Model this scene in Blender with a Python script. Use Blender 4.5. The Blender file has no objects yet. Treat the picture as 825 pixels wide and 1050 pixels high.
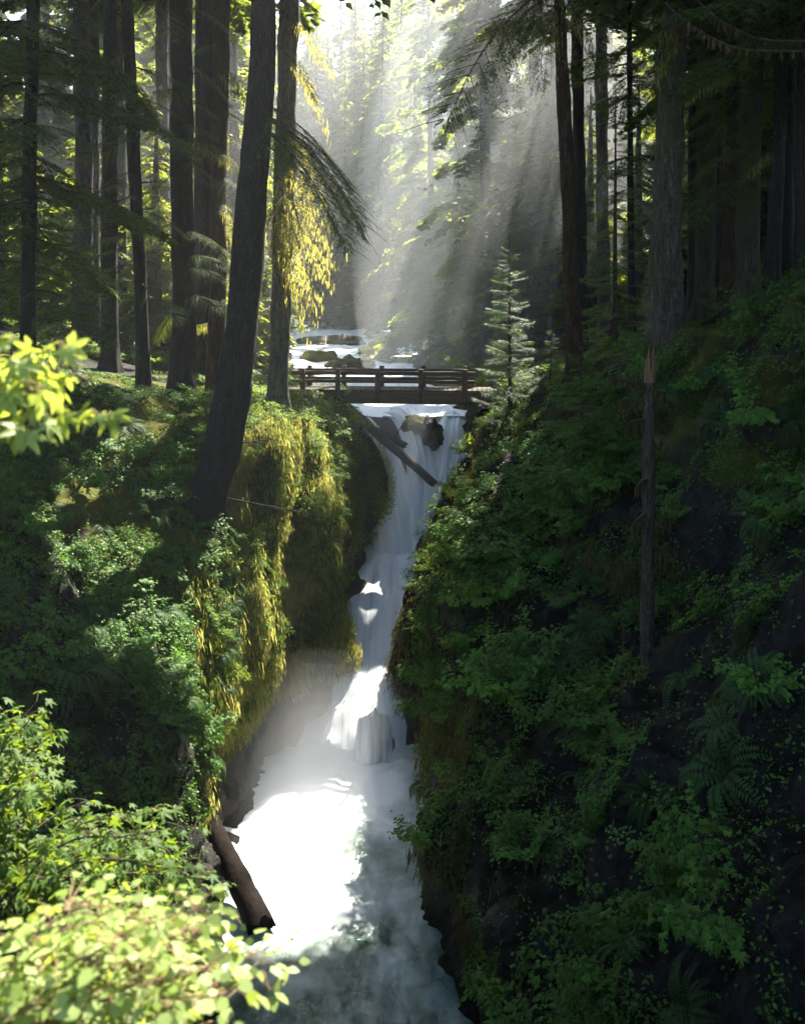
import bpy, math, random
import numpy as np
from mathutils import Vector, Matrix

# ------------------------------------------------------------------ camera, sky, sun, exposure
SC = bpy.context.scene
COL = SC.collection
F, CX, HY = 1100.0, 412.5, 290.0          # focal length and horizon of the 825 x 1050 photograph
SUN_AZ, SUN_EL = math.radians(21), math.radians(48)
S = np.array([math.sin(SUN_AZ)*math.cos(SUN_EL), math.cos(SUN_AZ)*math.cos(SUN_EL), math.sin(SUN_EL)])

cam = bpy.data.cameras.new('camera')
cam.sensor_fit = 'HORIZONTAL'
cam.sensor_width = 36.0
cam.lens = 36.0*F/825.0
cam.shift_y = -(525.0-HY)/825.0
cam.clip_start, cam.clip_end = 0.1, 1500.0
cam.dof.use_dof = True
cam.dof.focus_distance = 32.0
cam.dof.aperture_fstop = 3.0
camo = bpy.data.objects.new('camera', cam)
COL.objects.link(camo)
camo.rotation_euler = (math.radians(90), 0, 0)
SC.camera = camo

world = bpy.data.worlds.new('World')
SC.world = world
world.use_nodes = True
wn = world.node_tree
wn.nodes.clear()
sky = wn.nodes.new('ShaderNodeTexSky')
sky.sky_type = 'NISHITA'
sky.sun_disc = False
sky.sun_elevation = SUN_EL
sky.sun_rotation = SUN_AZ
bg = wn.nodes.new('ShaderNodeBackground')
bg.inputs['Strength'].default_value = 0.1
wo = wn.nodes.new('ShaderNodeOutputWorld')
wn.links.new(sky.outputs[0], bg.inputs[0])
wn.links.new(bg.outputs[0], wo.inputs[0])

sun = bpy.data.lights.new('sun', 'SUN')
sun.energy = 5.0
sun.angle = math.radians(0.5)
sun.color = (1.0, 0.94, 0.82)
suno = bpy.data.objects.new('sun', sun)
COL.objects.link(suno)
suno.rotation_euler = Vector((-S[0], -S[1], -S[2])).to_track_quat('-Z', 'Y').to_euler()
suno.location = (20, 60, 70)

SC.view_settings.view_transform = 'Standard'
SC.view_settings.look = 'None'
SC.view_settings.gamma = 1.0
SC.view_settings.use_curve_mapping = False
SC.view_settings.exposure = 2.5
cy = SC.cycles
cy.max_bounces = 6
cy.diffuse_bounces = 3
cy.glossy_bounces = 2
cy.transmission_bounces = 4
cy.transparent_max_bounces = 48
cy.volume_bounces = 1
cy.caustics_reflective = False
cy.caustics_refractive = False
cy.sample_clamp_indirect = 4.0
cy.use_denoising = True
cy.use_adaptive_sampling = True
cy.adaptive_threshold = 0.02

# ------------------------------------------------------------------ helpers
R = np.random.default_rng(7)
random.seed(7)


def P(px, py, d):
    """the point at distance d that shows at a pixel of the photograph"""
    return np.array([(px-CX)/F*d, d, -(py-HY)/F*d])


def to_px(p):
    p = np.asarray(p)
    d = np.maximum(p[..., 1], 0.01)
    return CX+p[..., 0]/d*F, HY-p[..., 2]/d*F


def _hash(ix, iy, iz, seed):
    n = (ix*374761393 + iy*668265263 + iz*2147483647 + seed*1274126177) & 0xffffffff
    n = ((n ^ (n >> 13))*1274126177) & 0xffffffff
    n = (n ^ (n >> 16)) & 0xffffffff
    return n/4294967295.0*2-1


def vnoise(p, seed=0):
    p = np.asarray(p, float)
    i = np.floor(p).astype(np.int64)
    f = p-i
    f = f*f*f*(f*(f*6-15)+10)
    r = 0
    for a in (0, 1):
        wx = f[..., 0] if a else 1-f[..., 0]
        for b in (0, 1):
            wy = f[..., 1] if b else 1-f[..., 1]
            for c in (0, 1):
                wz = f[..., 2] if c else 1-f[..., 2]
                r = r+wx*wy*wz*_hash(i[..., 0]+a, i[..., 1]+b, i[..., 2]+c, seed)
    return r


def fbm(p, octaves=4, seed=0, gain=0.5):
    p = np.asarray(p, float)
    r, a = 0, 1.0
    for o in range(octaves):
        r = r+a*vnoise(p*2**o, seed+o*17)
        a *= gain
    return r


def unit(v):
    v = np.asarray(v, float)
    return v/np.maximum(np.linalg.norm(v, axis=-1, keepdims=True), 1e-9)


class MB:
    """collects vertices and faces of any size, with a material slot per batch"""
    def __init__(self):
        self.v, self.f, self.n = [], [], 0

    def add(self, V, Fc, mi=0):
        V = np.asarray(V, float).reshape(-1, 3)
        Fc = np.asarray(Fc, np.int64)
        if len(V) == 0:
            return
        self.f.append((Fc+self.n, mi))
        self.v.append(V)
        self.n += len(V)

    def many(self, T, TF, M, mi=0):
        """instances of a template: M is a list/array of (3x4) matrices"""
        M = np.asarray(M, float)
        if len(M) == 0:
            return
        V = np.einsum('nij,kj->nki', M[:, :, :3], T)+M[:, None, :, 3]
        k = len(T)
        Fc = (np.asarray(TF)[None]+(np.arange(len(M))*k)[:, None, None]).reshape(-1, np.asarray(TF).shape[1])
        self.add(V.reshape(-1, 3), Fc, mi)

    def mesh(self, name, smooth=False):
        me = bpy.data.meshes.new(name)
        V = np.concatenate(self.v) if self.v else np.zeros((0, 3))
        me.vertices.add(len(V))
        me.vertices.foreach_set('co', V.astype(np.float32).ravel())
        tot = np.concatenate([np.full(len(f), f.shape[1]) for f, _ in self.f]).astype(np.int32)
        idx = np.concatenate([f.ravel() for f, _ in self.f]).astype(np.int32)
        mi = np.concatenate([np.full(len(f), m) for f, m in self.f]).astype(np.int32)
        me.loops.add(len(idx))
        me.loops.foreach_set('vertex_index', idx)
        me.polygons.add(len(tot))
        st = np.concatenate([[0], np.cumsum(tot)[:-1]]).astype(np.int32)
        me.polygons.foreach_set('loop_start', st)
        me.polygons.foreach_set('material_index', mi)
        if smooth:
            me.polygons.foreach_set('use_smooth', np.ones(len(tot), bool))
        me.update(calc_edges=True)
        return me


def link(name, me, mats, parent=None, loc=(0, 0, 0)):
    if me is not None:
        me.materials.clear() if len(me.materials) else None
        for m in (mats if isinstance(mats, (list, tuple)) else [mats]):
            me.materials.append(m)
    o = bpy.data.objects.new(name, me)
    COL.objects.link(o)
    o.location = loc
    if parent is not None:
        o.parent = parent
    return o


def tag(o, label=None, cat=None, group=None, kind=None):
    if label:
        o['label'] = label
    if cat:
        o['category'] = cat
    if group:
        o['group'] = group
    if kind:
        o['kind'] = kind
    return o


def thing(name, label, cat, loc, group=None):
    o = bpy.data.objects.new(name, None)
    o.empty_display_size = 0.3
    COL.objects.link(o)
    o.location = loc
    return tag(o, label, cat, group)


def tube(path, rad, sides=8, wob=0.0, seed=0):
    path = np.asarray(path, float)
    rad = np.broadcast_to(np.asarray(rad, float), (len(path),))
    t = unit(np.gradient(path, axis=0))
    up = np.array([0.31, 0.95, 0.05])
    a = unit(np.cross(t, up))
    b = np.cross(t, a)
    th = np.linspace(0, 2*math.pi, sides, endpoint=False)
    ring = np.cos(th)[None, :, None]*a[:, None]+np.sin(th)[None, :, None]*b[:, None]
    r = rad[:, None, None]
    V = path[:, None]+ring*r
    if wob:
        n = fbm(V.reshape(-1, 3)*np.array([2.2, 2.2, 0.7]), 3, seed).reshape(len(path), sides, 1)
        V = path[:, None]+ring*r*(1+wob*n)
    n = len(path)
    i = np.arange(n-1)[:, None]*sides
    j = np.arange(sides)[None]
    q = np.stack([i+j, i+(j+1) % sides, i+sides+(j+1) % sides, i+sides+j], -1).reshape(-1, 4)
    return V.reshape(-1, 3), q


def cap(mb, ring, mi=0):
    ring = np.asarray(ring)
    mb.add(np.vstack([ring, ring.mean(0)[None]]),
           [[k, (k+1) % len(ring), len(ring)] for k in range(len(ring))], mi)


def spline(pts, n):
    pts = np.asarray(pts, float)
    k = len(pts)
    t = np.linspace(0, k-1, n)
    i = np.clip(t.astype(int), 0, k-2)
    f = (t-i)[:, None]
    p0 = pts[np.maximum(i-1, 0)]
    p1 = pts[i]
    p2 = pts[i+1]
    p3 = pts[np.minimum(i+2, k-1)]
    return 0.5*((2*p1)+(-p0+p2)*f+(2*p0-5*p1+4*p2-p3)*f*f+(-p0+3*p1-3*p2+p3)*f**3)


def frames(pos, direc, nrm, sx, sy, sz=None):
    """matrices whose x axis follows direc and whose z axis is near nrm"""
    x = unit(direc)
    y = unit(np.cross(nrm, x))
    z = np.cross(x, y)
    sz = sx if sz is None else sz
    one = np.ones(len(pos))
    return np.stack([x*(sx*one)[:, None], y*(sy*one)[:, None], z*(sz*one)[:, None], pos], -1)


# ------------------------------------------------------------------ materials
def new_mat(name):
    m = bpy.data.materials.new(name)
    m.use_nodes = True
    nt = m.node_tree
    nt.nodes.clear()
    return m, nt, lambda t: nt.nodes.new(t)


def ramp(nt, src, stops):
    r = nt.nodes.new('ShaderNodeValToRGB')
    cr = r.color_ramp
    while len(cr.elements) < len(stops):
        cr.elements.new(0.5)
    for e, (p, c) in zip(cr.elements, stops):
        e.position = p
        e.color = (c, c, c, 1) if np.isscalar(c) else (*c, 1)
    nt.links.new(src, r.inputs[0])
    return r.outputs[0]


def noise(nt, scale, detail=4, rough=0.55, vec=None, dist=0.0):
    n = nt.nodes.new('ShaderNodeTexNoise')
    n.inputs['Scale'].default_value = scale
    n.inputs['Detail'].default_value = detail
    n.inputs['Roughness'].default_value = rough
    n.inputs['Distortion'].default_value = dist
    if vec is not None:
        nt.links.new(vec, n.inputs['Vector'])
    return n.outputs['Fac']


def coords(nt, scale=(1, 1, 1), kind='Object'):
    tc = nt.nodes.new('ShaderNodeTexCoord')
    mp = nt.nodes.new('ShaderNodeMapping')
    mp.inputs['Scale'].default_value = scale
    nt.links.new(tc.outputs[kind], mp.inputs[0])
    return mp.outputs[0]


def mix(nt, f, a, b, mode='MIX'):
    m = nt.nodes.new('ShaderNodeMix')
    m.data_type = 'RGBA'
    m.blend_type = mode
    for s, v in ((m.inputs[0], f), (m.inputs[6], a), (m.inputs[7], b)):
        if hasattr(v, 'is_linked') or hasattr(v, 'links'):
            nt.links.new(v, s)
        elif np.isscalar(v):
            s.default_value = v
        else:
            s.default_value = (*v, 1)
    return m.outputs[2]


def bump(nt, h, strength, dist):
    b = nt.nodes.new('ShaderNodeBump')
    b.inputs['Strength'].default_value = strength
    b.inputs['Distance'].default_value = dist
    nt.links.new(h, b.inputs['Height'])
    return b.outputs[0]


def leaf_mat(name, c1, c2, tr, amount=0.45, rough=0.45, spec=0.35):
    m, nt, N = new_mat(name)
    g = N('ShaderNodeNewGeometry')
    oi = N('ShaderNodeObjectInfo')
    c = mix(nt, g.outputs['Random Per Island'], c1, c2)
    oc = ramp(nt, oi.outputs['Random'], [(0, 0.72), (1, 1.25)])
    c = mix(nt, 1.0, c, oc, 'MULTIPLY')
    p = N('ShaderNodeBsdfPrincipled')
    p.inputs['Roughness'].default_value = rough
    p.inputs['Specular IOR Level'].default_value = spec
    nt.links.new(c, p.inputs['Base Color'])
    t = N('ShaderNodeBsdfTranslucent')
    tc = mix(nt, g.outputs['Random Per Island'], tr, tuple(0.75*v for v in tr))
    tc = mix(nt, 1.0, tc, oc, 'MULTIPLY')
    nt.links.new(tc, t.inputs[0])
    s = N('ShaderNodeMixShader')
    s.inputs[0].default_value = amount
    nt.links.new(p.outputs[0], s.inputs[1])
    nt.links.new(t.outputs[0], s.inputs[2])
    o = N('ShaderNodeOutputMaterial')
    nt.links.new(s.outputs[0], o.inputs[0])
    return m


def bark_mat(name, c1, c2, moss=(0.05, 0.06, 0.015), moss_at=0.6, plate=9.0):
    m, nt, N = new_mat(name)
    v = coords(nt, (1, 1, 0.13))
    n1 = noise(nt, plate*1.6, 8, 0.7, v, 0.9)
    n0 = noise(nt, plate*0.45, 4, 0.6, coords(nt, (1, 1, 0.3)), 0.5)
    wv = N('ShaderNodeTexNoise')
    wv.inputs['Scale'].default_value = plate*0.9
    wv.inputs['Detail'].default_value = 3
    nt.links.new(coords(nt), wv.inputs['Vector'])
    vm = N('ShaderNodeVectorMath')
    vm.operation = 'MULTIPLY_ADD'
    nt.links.new(wv.outputs['Color'], vm.inputs[0])
    vm.inputs[1].default_value = (0.16, 0.16, 0.10)
    nt.links.new(v, vm.inputs[2])
    w = N('ShaderNodeTexVoronoi')
    w.feature = 'DISTANCE_TO_EDGE'
    w.inputs['Scale'].default_value = plate*1.5
    nt.links.new(vm.outputs[0], w.inputs['Vector'])
    cr = ramp(nt, w.outputs['Distance'], [(0.0, 0.5), (0.16, 1.0)])
    base = mix(nt, ramp(nt, n1, [(0.32, 0.0), (0.68, 1.0)]), c1, c2)
    base = mix(nt, 1.0, base, cr, 'MULTIPLY')
    base = mix(nt, 1.0, base, ramp(nt, n0, [(0.3, 0.55), (0.7, 1.25)]), 'MULTIPLY')
    n2 = noise(nt, 1.3, 5, 0.6, coords(nt, (1, 1, 0.5)))
    mf = ramp(nt, n2, [(moss_at-0.06, 0.0), (moss_at+0.08, 1.0)])
    n3 = noise(nt, 14, 3, 0.6, coords(nt))
    li = ramp(nt, n3, [(0.66, 0.0), (0.72, 0.55)])
    base = mix(nt, li, base, (0.2, 0.21, 0.18))
    base = mix(nt, mf, base, moss)
    p = N('ShaderNodeBsdfPrincipled')
    p.inputs['Roughness'].default_value = 0.85
    p.inputs['Specular IOR Level'].default_value = 0.2
    nt.links.new(base, p.inputs['Base Color'])
    h = mix(nt, 0.5, n1, cr)
    nt.links.new(bump(nt, h, 1.0, 0.1), p.inputs['Normal'])
    o = N('ShaderNodeOutputMaterial')
    nt.links.new(p.outputs[0], o.inputs[0])
    return m


def plain_mat(name, c1, c2, scale=5.0, rough=0.8, bm=0.5, stretch=(1, 1, 1), spec=0.25):
    m, nt, N = new_mat(name)
    n1 = noise(nt, scale, 6, 0.65, coords(nt, stretch))
    p = N('ShaderNodeBsdfPrincipled')
    p.inputs['Roughness'].default_value = rough
    p.inputs['Specular IOR Level'].default_value = spec
    nt.links.new(mix(nt, ramp(nt, n1, [(0.3, 0.0), (0.7, 1.0)]), c1, c2), p.inputs['Base Color'])
    nt.links.new(bump(nt, n1, bm, 0.05), p.inputs['Normal'])
    o = N('ShaderNodeOutputMaterial')
    nt.links.new(p.outputs[0], o.inputs[0])
    return m


def bank_mat(name):
    """wet rock, black soil and moss; the moss follows a stored map of where it grows"""
    m, nt, N = new_mat(name)
    v = coords(nt)
    n1 = noise(nt, 0.9, 8, 0.62, v)
    n2 = noise(nt, 5.0, 8, 0.68, coords(nt, (1, 1, 0.45)), 0.6)
    n3 = noise(nt, 26.0, 4, 0.7, v)
    rock = mix(nt, ramp(nt, n2, [(0.3, 0.0), (0.7, 1.0)]), (0.006, 0.0055, 0.005), (0.05, 0.046, 0.04))
    soil = mix(nt, n3, (0.003, 0.0025, 0.0018), (0.014, 0.010, 0.006))
    at = N('ShaderNodeAttribute')
    at.attribute_name = 'moss'
    ar = N('ShaderNodeAttribute')
    ar.attribute_name = 'rock'
    base = mix(nt, ar.outputs['Fac'], soil, rock)
    mo = mix(nt, n3, (0.03, 0.045, 0.008), (0.17, 0.16, 0.03))
    ad = N('ShaderNodeMath')
    ad.operation = 'ADD'
    nt.links.new(at.outputs['Fac'], ad.inputs[0])
    nt.links.new(n1, ad.inputs[1])
    mf = ramp(nt, ad.outputs[0], [(0.62, 0.0), (0.85, 1.0)])
    base = mix(nt, mf, base, mo)
    p = N('ShaderNodeBsdfPrincipled')
    rr = mix(nt, mf, (0.6, 0.6, 0.6), (0.95, 0.95, 0.95))
    nt.links.new(rr, p.inputs['Roughness'])
    p.inputs['Specular IOR Level'].default_value = 0.12
    nt.links.new(base, p.inputs['Base Color'])
    h = mix(nt, 0.4, n2, n3)
    nt.links.new(bump(nt, h, 1.0, 0.18), p.inputs['Normal'])
    o = N('ShaderNodeOutputMaterial')
    nt.links.new(p.outputs[0], o.inputs[0])
    return m


def water_mat(name, white=(0.9, 0.93, 0.95), thin=(0.35, 0.42, 0.46), deep=(0.018, 0.04, 0.032), s=(1.3, 0.22), fine=(7.0, 0.5)):
    """long silky strands: noise drawn out along the flow, foam where the stored map says"""
    m, nt, N = new_mat(name)
    v1 = coords(nt, (s[0], s[1], 1), 'UV')
    v2 = coords(nt, (fine[0], fine[1], 1), 'UV')
    n1 = noise(nt, 1.0, 4, 0.5, v1, 0.7)
    n2 = noise(nt, 1.0, 3, 0.5, v2, 0.3)
    at = N('ShaderNodeAttribute')
    at.attribute_name = 'foam'
    a1 = N('ShaderNodeMath')
    a1.operation = 'MULTIPLY_ADD'
    nt.links.new(n1, a1.inputs[0])
    a1.inputs[1].default_value = 0.95
    nt.links.new(at.outputs['Fac'], a1.inputs[2])
    a2 = N('ShaderNodeMath')
    a2.operation = 'MULTIPLY_ADD'
    nt.links.new(n2, a2.inputs[0])
    a2.inputs[1].default_value = 0.35
    nt.links.new(a1.outputs[0], a2.inputs[2])
    f1 = ramp(nt, a2.outputs[0], [(0.45, 0.0), (0.8, 0.45), (1.0, 1.0)])
    c = mix(nt, f1, thin, white)
    f0 = ramp(nt, a2.outputs[0], [(0.40, 0.0), (0.78, 1.0)])
    c = mix(nt, f0, deep, c)
    p = N('ShaderNodeBsdfPrincipled')
    nt.links.new(c, p.inputs['Base Color'])
    rr = mix(nt, f0, (0.12, 0.12, 0.12), (0.6, 0.6, 0.6))
    nt.links.new(rr, p.inputs['Roughness'])
    p.inputs['IOR'].default_value = 1.33
    rip = noise(nt, 1.0, 5, 0.6, coords(nt, (5.5, 3.2, 1), 'UV'), 1.2)
    calm = mix(nt, f0, mix(nt, 0.5, rip, a2.outputs[0]), a2.outputs[0])
    nt.links.new(bump(nt, calm, 0.45, 0.14), p.inputs['Normal'])
    o = N('ShaderNodeOutputMaterial')
    nt.links.new(p.outputs[0], o.inputs[0])
    return m


M = dict(
    bank=bank_mat('mossy_rock'),
    river=water_mat('rapids_water'),
    fall=water_mat('falling_water', thin=(0.5, 0.58, 0.64), s=(2.2, 0.12), fine=(9.0, 0.25)),
    pool=water_mat('pool_water', thin=(0.30, 0.4, 0.33), deep=(0.03, 0.075, 0.05), s=(0.55, 0.42), fine=(2.3, 1.9)),
    bark_dark=bark_mat('dark_bark', (0.016, 0.013, 0.011), (0.06, 0.052, 0.045), moss_at=0.66),
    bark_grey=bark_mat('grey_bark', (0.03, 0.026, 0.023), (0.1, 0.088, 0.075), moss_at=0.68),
    bark_red=bark_mat('reddish_bark', (0.035, 0.02, 0.012), (0.11, 0.066, 0.04), moss_at=0.64),
    bark_moss=bark_mat('mossy_bark', (0.035, 0.028, 0.02), (0.13, 0.105, 0.075), moss_at=0.5),
    bark_snag=bark_mat('lichened_dead_bark', (0.05, 0.033, 0.022), (0.19, 0.135, 0.095), moss_at=0.7),
    bark_lichen_lit=bark_mat('lightened_lichened_bark', (0.06, 0.048, 0.035), (0.21, 0.17, 0.125), (0.08, 0.085, 0.03), 0.58),  # lichened bark, colour also lightened to make up for shade on the trunk
    bark_haze=bark_mat('haze_paled_bark', (0.08, 0.07, 0.058), (0.24, 0.21, 0.175), moss_at=0.66),  # mist in front of the trunk put into a lighter bark colour
    needle_sunlit=leaf_mat('painted_sunlit_needles', (0.05, 0.085, 0.02), (0.12, 0.15, 0.03), (0.36, 0.41, 0.05), 0.48, .55, .15),  # golden sunlight on the boughs put into the needle colour
    raw=plain_mat('torn_wood', (0.13, 0.06, 0.03), (0.24, 0.13, 0.07), 9, 0.8, 0.8, (1, 1, 0.15)),
    log=plain_mat('wet_shade_dark_log', (0.004, 0.003, 0.0022), (0.016, 0.010, 0.007), 6, 0.85, 0.9, (1, 1, 0.3), 0.06),  # backlit shade of the leaning log put into its near-black colour
    timber=plain_mat('weathered_timber', (0.045, 0.032, 0.024), (0.12, 0.09, 0.065), 5, 0.8, 0.4, (0.2, 2, 2)),
    twig=plain_mat('twig_bark', (0.03, 0.022, 0.014), (0.08, 0.055, 0.035), 8),
    twig_pale=plain_mat('pale_twig', (0.16, 0.1, 0.05), (0.26, 0.17, 0.1), 8),
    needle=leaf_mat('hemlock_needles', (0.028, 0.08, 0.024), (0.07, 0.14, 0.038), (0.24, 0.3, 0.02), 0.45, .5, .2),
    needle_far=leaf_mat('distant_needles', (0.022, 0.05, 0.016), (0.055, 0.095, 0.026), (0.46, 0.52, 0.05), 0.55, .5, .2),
    needle_young=leaf_mat('young_fir_needles', (0.02, 0.065, 0.016), (0.045, 0.11, 0.028), (0.14, 0.24, 0.03), 0.4),
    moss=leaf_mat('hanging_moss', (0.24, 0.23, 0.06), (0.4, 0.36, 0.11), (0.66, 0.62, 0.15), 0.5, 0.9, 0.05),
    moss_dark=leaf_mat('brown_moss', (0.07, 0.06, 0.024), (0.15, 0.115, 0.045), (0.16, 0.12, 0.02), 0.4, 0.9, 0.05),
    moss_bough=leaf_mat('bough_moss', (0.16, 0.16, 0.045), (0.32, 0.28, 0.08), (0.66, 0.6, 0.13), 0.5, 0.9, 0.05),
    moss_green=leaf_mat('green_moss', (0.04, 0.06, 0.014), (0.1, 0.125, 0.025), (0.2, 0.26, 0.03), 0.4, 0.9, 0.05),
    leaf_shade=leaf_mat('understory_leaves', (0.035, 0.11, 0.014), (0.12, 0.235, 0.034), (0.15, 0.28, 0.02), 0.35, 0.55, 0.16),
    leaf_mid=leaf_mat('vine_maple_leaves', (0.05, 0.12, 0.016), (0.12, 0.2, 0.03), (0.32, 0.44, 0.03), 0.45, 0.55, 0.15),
    leaf_glare=leaf_mat('glare_paled_leaves', (0.19, 0.28, 0.05), (0.35, 0.43, 0.15), (0.56, 0.66, 0.08), 0.45, 0.5, 0.2),  # sun glare and overexposure put into the pale base colour
    fern=leaf_mat('sword_fern_fronds', (0.025, 0.07, 0.02), (0.055, 0.11, 0.03), (0.12, 0.22, 0.03), 0.35, 0.6, 0.12),
)

# ------------------------------------------------------------------ terrain: two banks lofted along the river
# each station: distance, then 9 (x, z) points from the waterline outwards
LEFT = {
    -14: [(9, -16.6), (8, -9), (7, -4), (5, -2.4), (2, -2.0), (-4, -1.7), (-12, 0), (-40, 6), (-140, 18)],
    0: [(3, -16.5), (2.4, -11), (1.9, -6), (1.2, -3.2), (0.4, -1.9), (-4, -1.7), (-12, 0), (-40, 6), (-140, 18)],
    5: [(1.2, -16.5), (0.5, -12), (-.2, -8.5), (-1.0, -6.2), (-2.2, -4.6), (-5, -3.2), (-12, -1), (-40, 5), (-140, 17)],
    10: [(-1, -16.4), (-1.7, -12.5), (-2.3, -9.8), (-3.0, -8), (-4.2, -6.4), (-7, -4.6), (-14, -2.5), (-40, 4), (-140, 16)],
    16: [(-3, -16.3), (-3.6, -13.6), (-4.2, -11.4), (-4.9, -9.6), (-6.5, -7.6), (-9, -5.7), (-15, -3.6), (-40, 3), (-140, 15)],
    22: [(-4.2, -16.1), (-4.8, -14), (-5.0, -11.8), (-5.6, -9.7), (-7.2, -7.6), (-10, -5.4), (-16, -3.4), (-40, 3), (-140, 14)],
    27: [(-4.9, -16), (-5.6, -13.8), (-5.4, -11), (-5.9, -8.8), (-8, -6.5), (-11, -4.8), (-17, -3.2), (-40, 3), (-140, 14)],
    31: [(-5.4, -16), (-5.9, -13.5), (-5.0, -11), (-5.0, -9), (-5.6, -7.3), (-7.4, -5.8), (-12, -4.0), (-40, 2), (-140, 14)],
    34: [(-5.0, -16), (-5.2, -14), (-4.1, -12), (-3.8, -9), (-3.8, -6.3), (-4.3, -4.7), (-8, -4.0), (-40, 2), (-140, 14)],
    36.4: [(-4.5, -16), (-4.9, -13), (-4.7, -10), (-4.4, -7), (-4.3, -5.2), (-5.0, -4.4), (-9, -4.0), (-40, 2), (-140, 14)],
    38.4: [(-2.6, -15.9), (-2.3, -13), (-2.2, -11.3), (-2.5, -9), (-2.9, -7), (-3.5, -5.4), (-7, -4.3), (-40, 2), (-140, 14)],
    42.8: [(-2.7, -12.9), (-2.4, -11.2), (-1.3, -9.3), (-1.5, -7.6), (-2.3, -6.3), (-3.6, -5.5), (-7, -4.5), (-40, 2), (-140, 15)],
    41: [(-2.3, -13.6), (-2.5, -11.8), (-2.4, -9.5), (-2.5, -7.5), (-2.9, -6.2), (-3.9, -5.3), (-7, -4.5), (-40, 2), (-140, 15)],
    44.5: [(-2.2, -12.2), (-1.5, -10.7), (-.6, -9.2), (-.7, -7.6), (-1.5, -6.3), (-3.3, -5.7), (-7, -4.6), (-40, 2), (-140, 15)],
    47.5: [(-1.6, -11.5), (-.9, -9.6), (-.9, -8), (-1.5, -6.9), (-2.2, -6.2), (-3.6, -5.7), (-7, -4.8), (-40, 2), (-140, 15)],
    51: [(-1.8, -6.6), (-2.0, -6.3), (-2.4, -6.1), (-3.0, -5.9), (-4.0, -5.6), (-5.5, -5.2), (-10, -4.6), (-40, 2), (-140, 16)],
    60: [(-5.4, -6.3), (-5.7, -6.0), (-6.0, -5.8), (-6.6, -5.6), (-7.6, -5.4), (-9, -5.1), (-14, -4.4), (-40, 2), (-140, 18)],
    80: [(-8.3, -6.2), (-8.6, -5.9), (-9.0, -5.7), (-9.6, -5.5), (-10.6, -5.2), (-12, -4.9), (-18, -4), (-50, 4), (-160, 18)],
    110: [(-11.5, -6.0), (-11.9, -5.7), (-12.3, -5.5), (-13, -5.3), (-14, -5), (-16, -4.5), (-22, -3.4), (-60, 6), (-180, 22)],
    135: [(-16, -5.8), (-16.4, -5.5), (-16.9, -5.3), (-17.6, -5.1), (-18.6, -4.8), (-20, -4.2), (-27, -3), (-70, 10), (-200, 28)],
    170: [(-34, -5.4), (-34.5, -5.1), (-35, -4.9), (-36, -4.6), (-37, -4.2), (-39, -3.8), (-46, -2), (-90, 16), (-220, 34)],
    260: [(-120, -4), (-121, -3.7), (-122, -3.4), (-123, -3), (-125, -2.6), (-128, -2), (-140, 2), (-180, 20), (-280, 38)],
}
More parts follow.
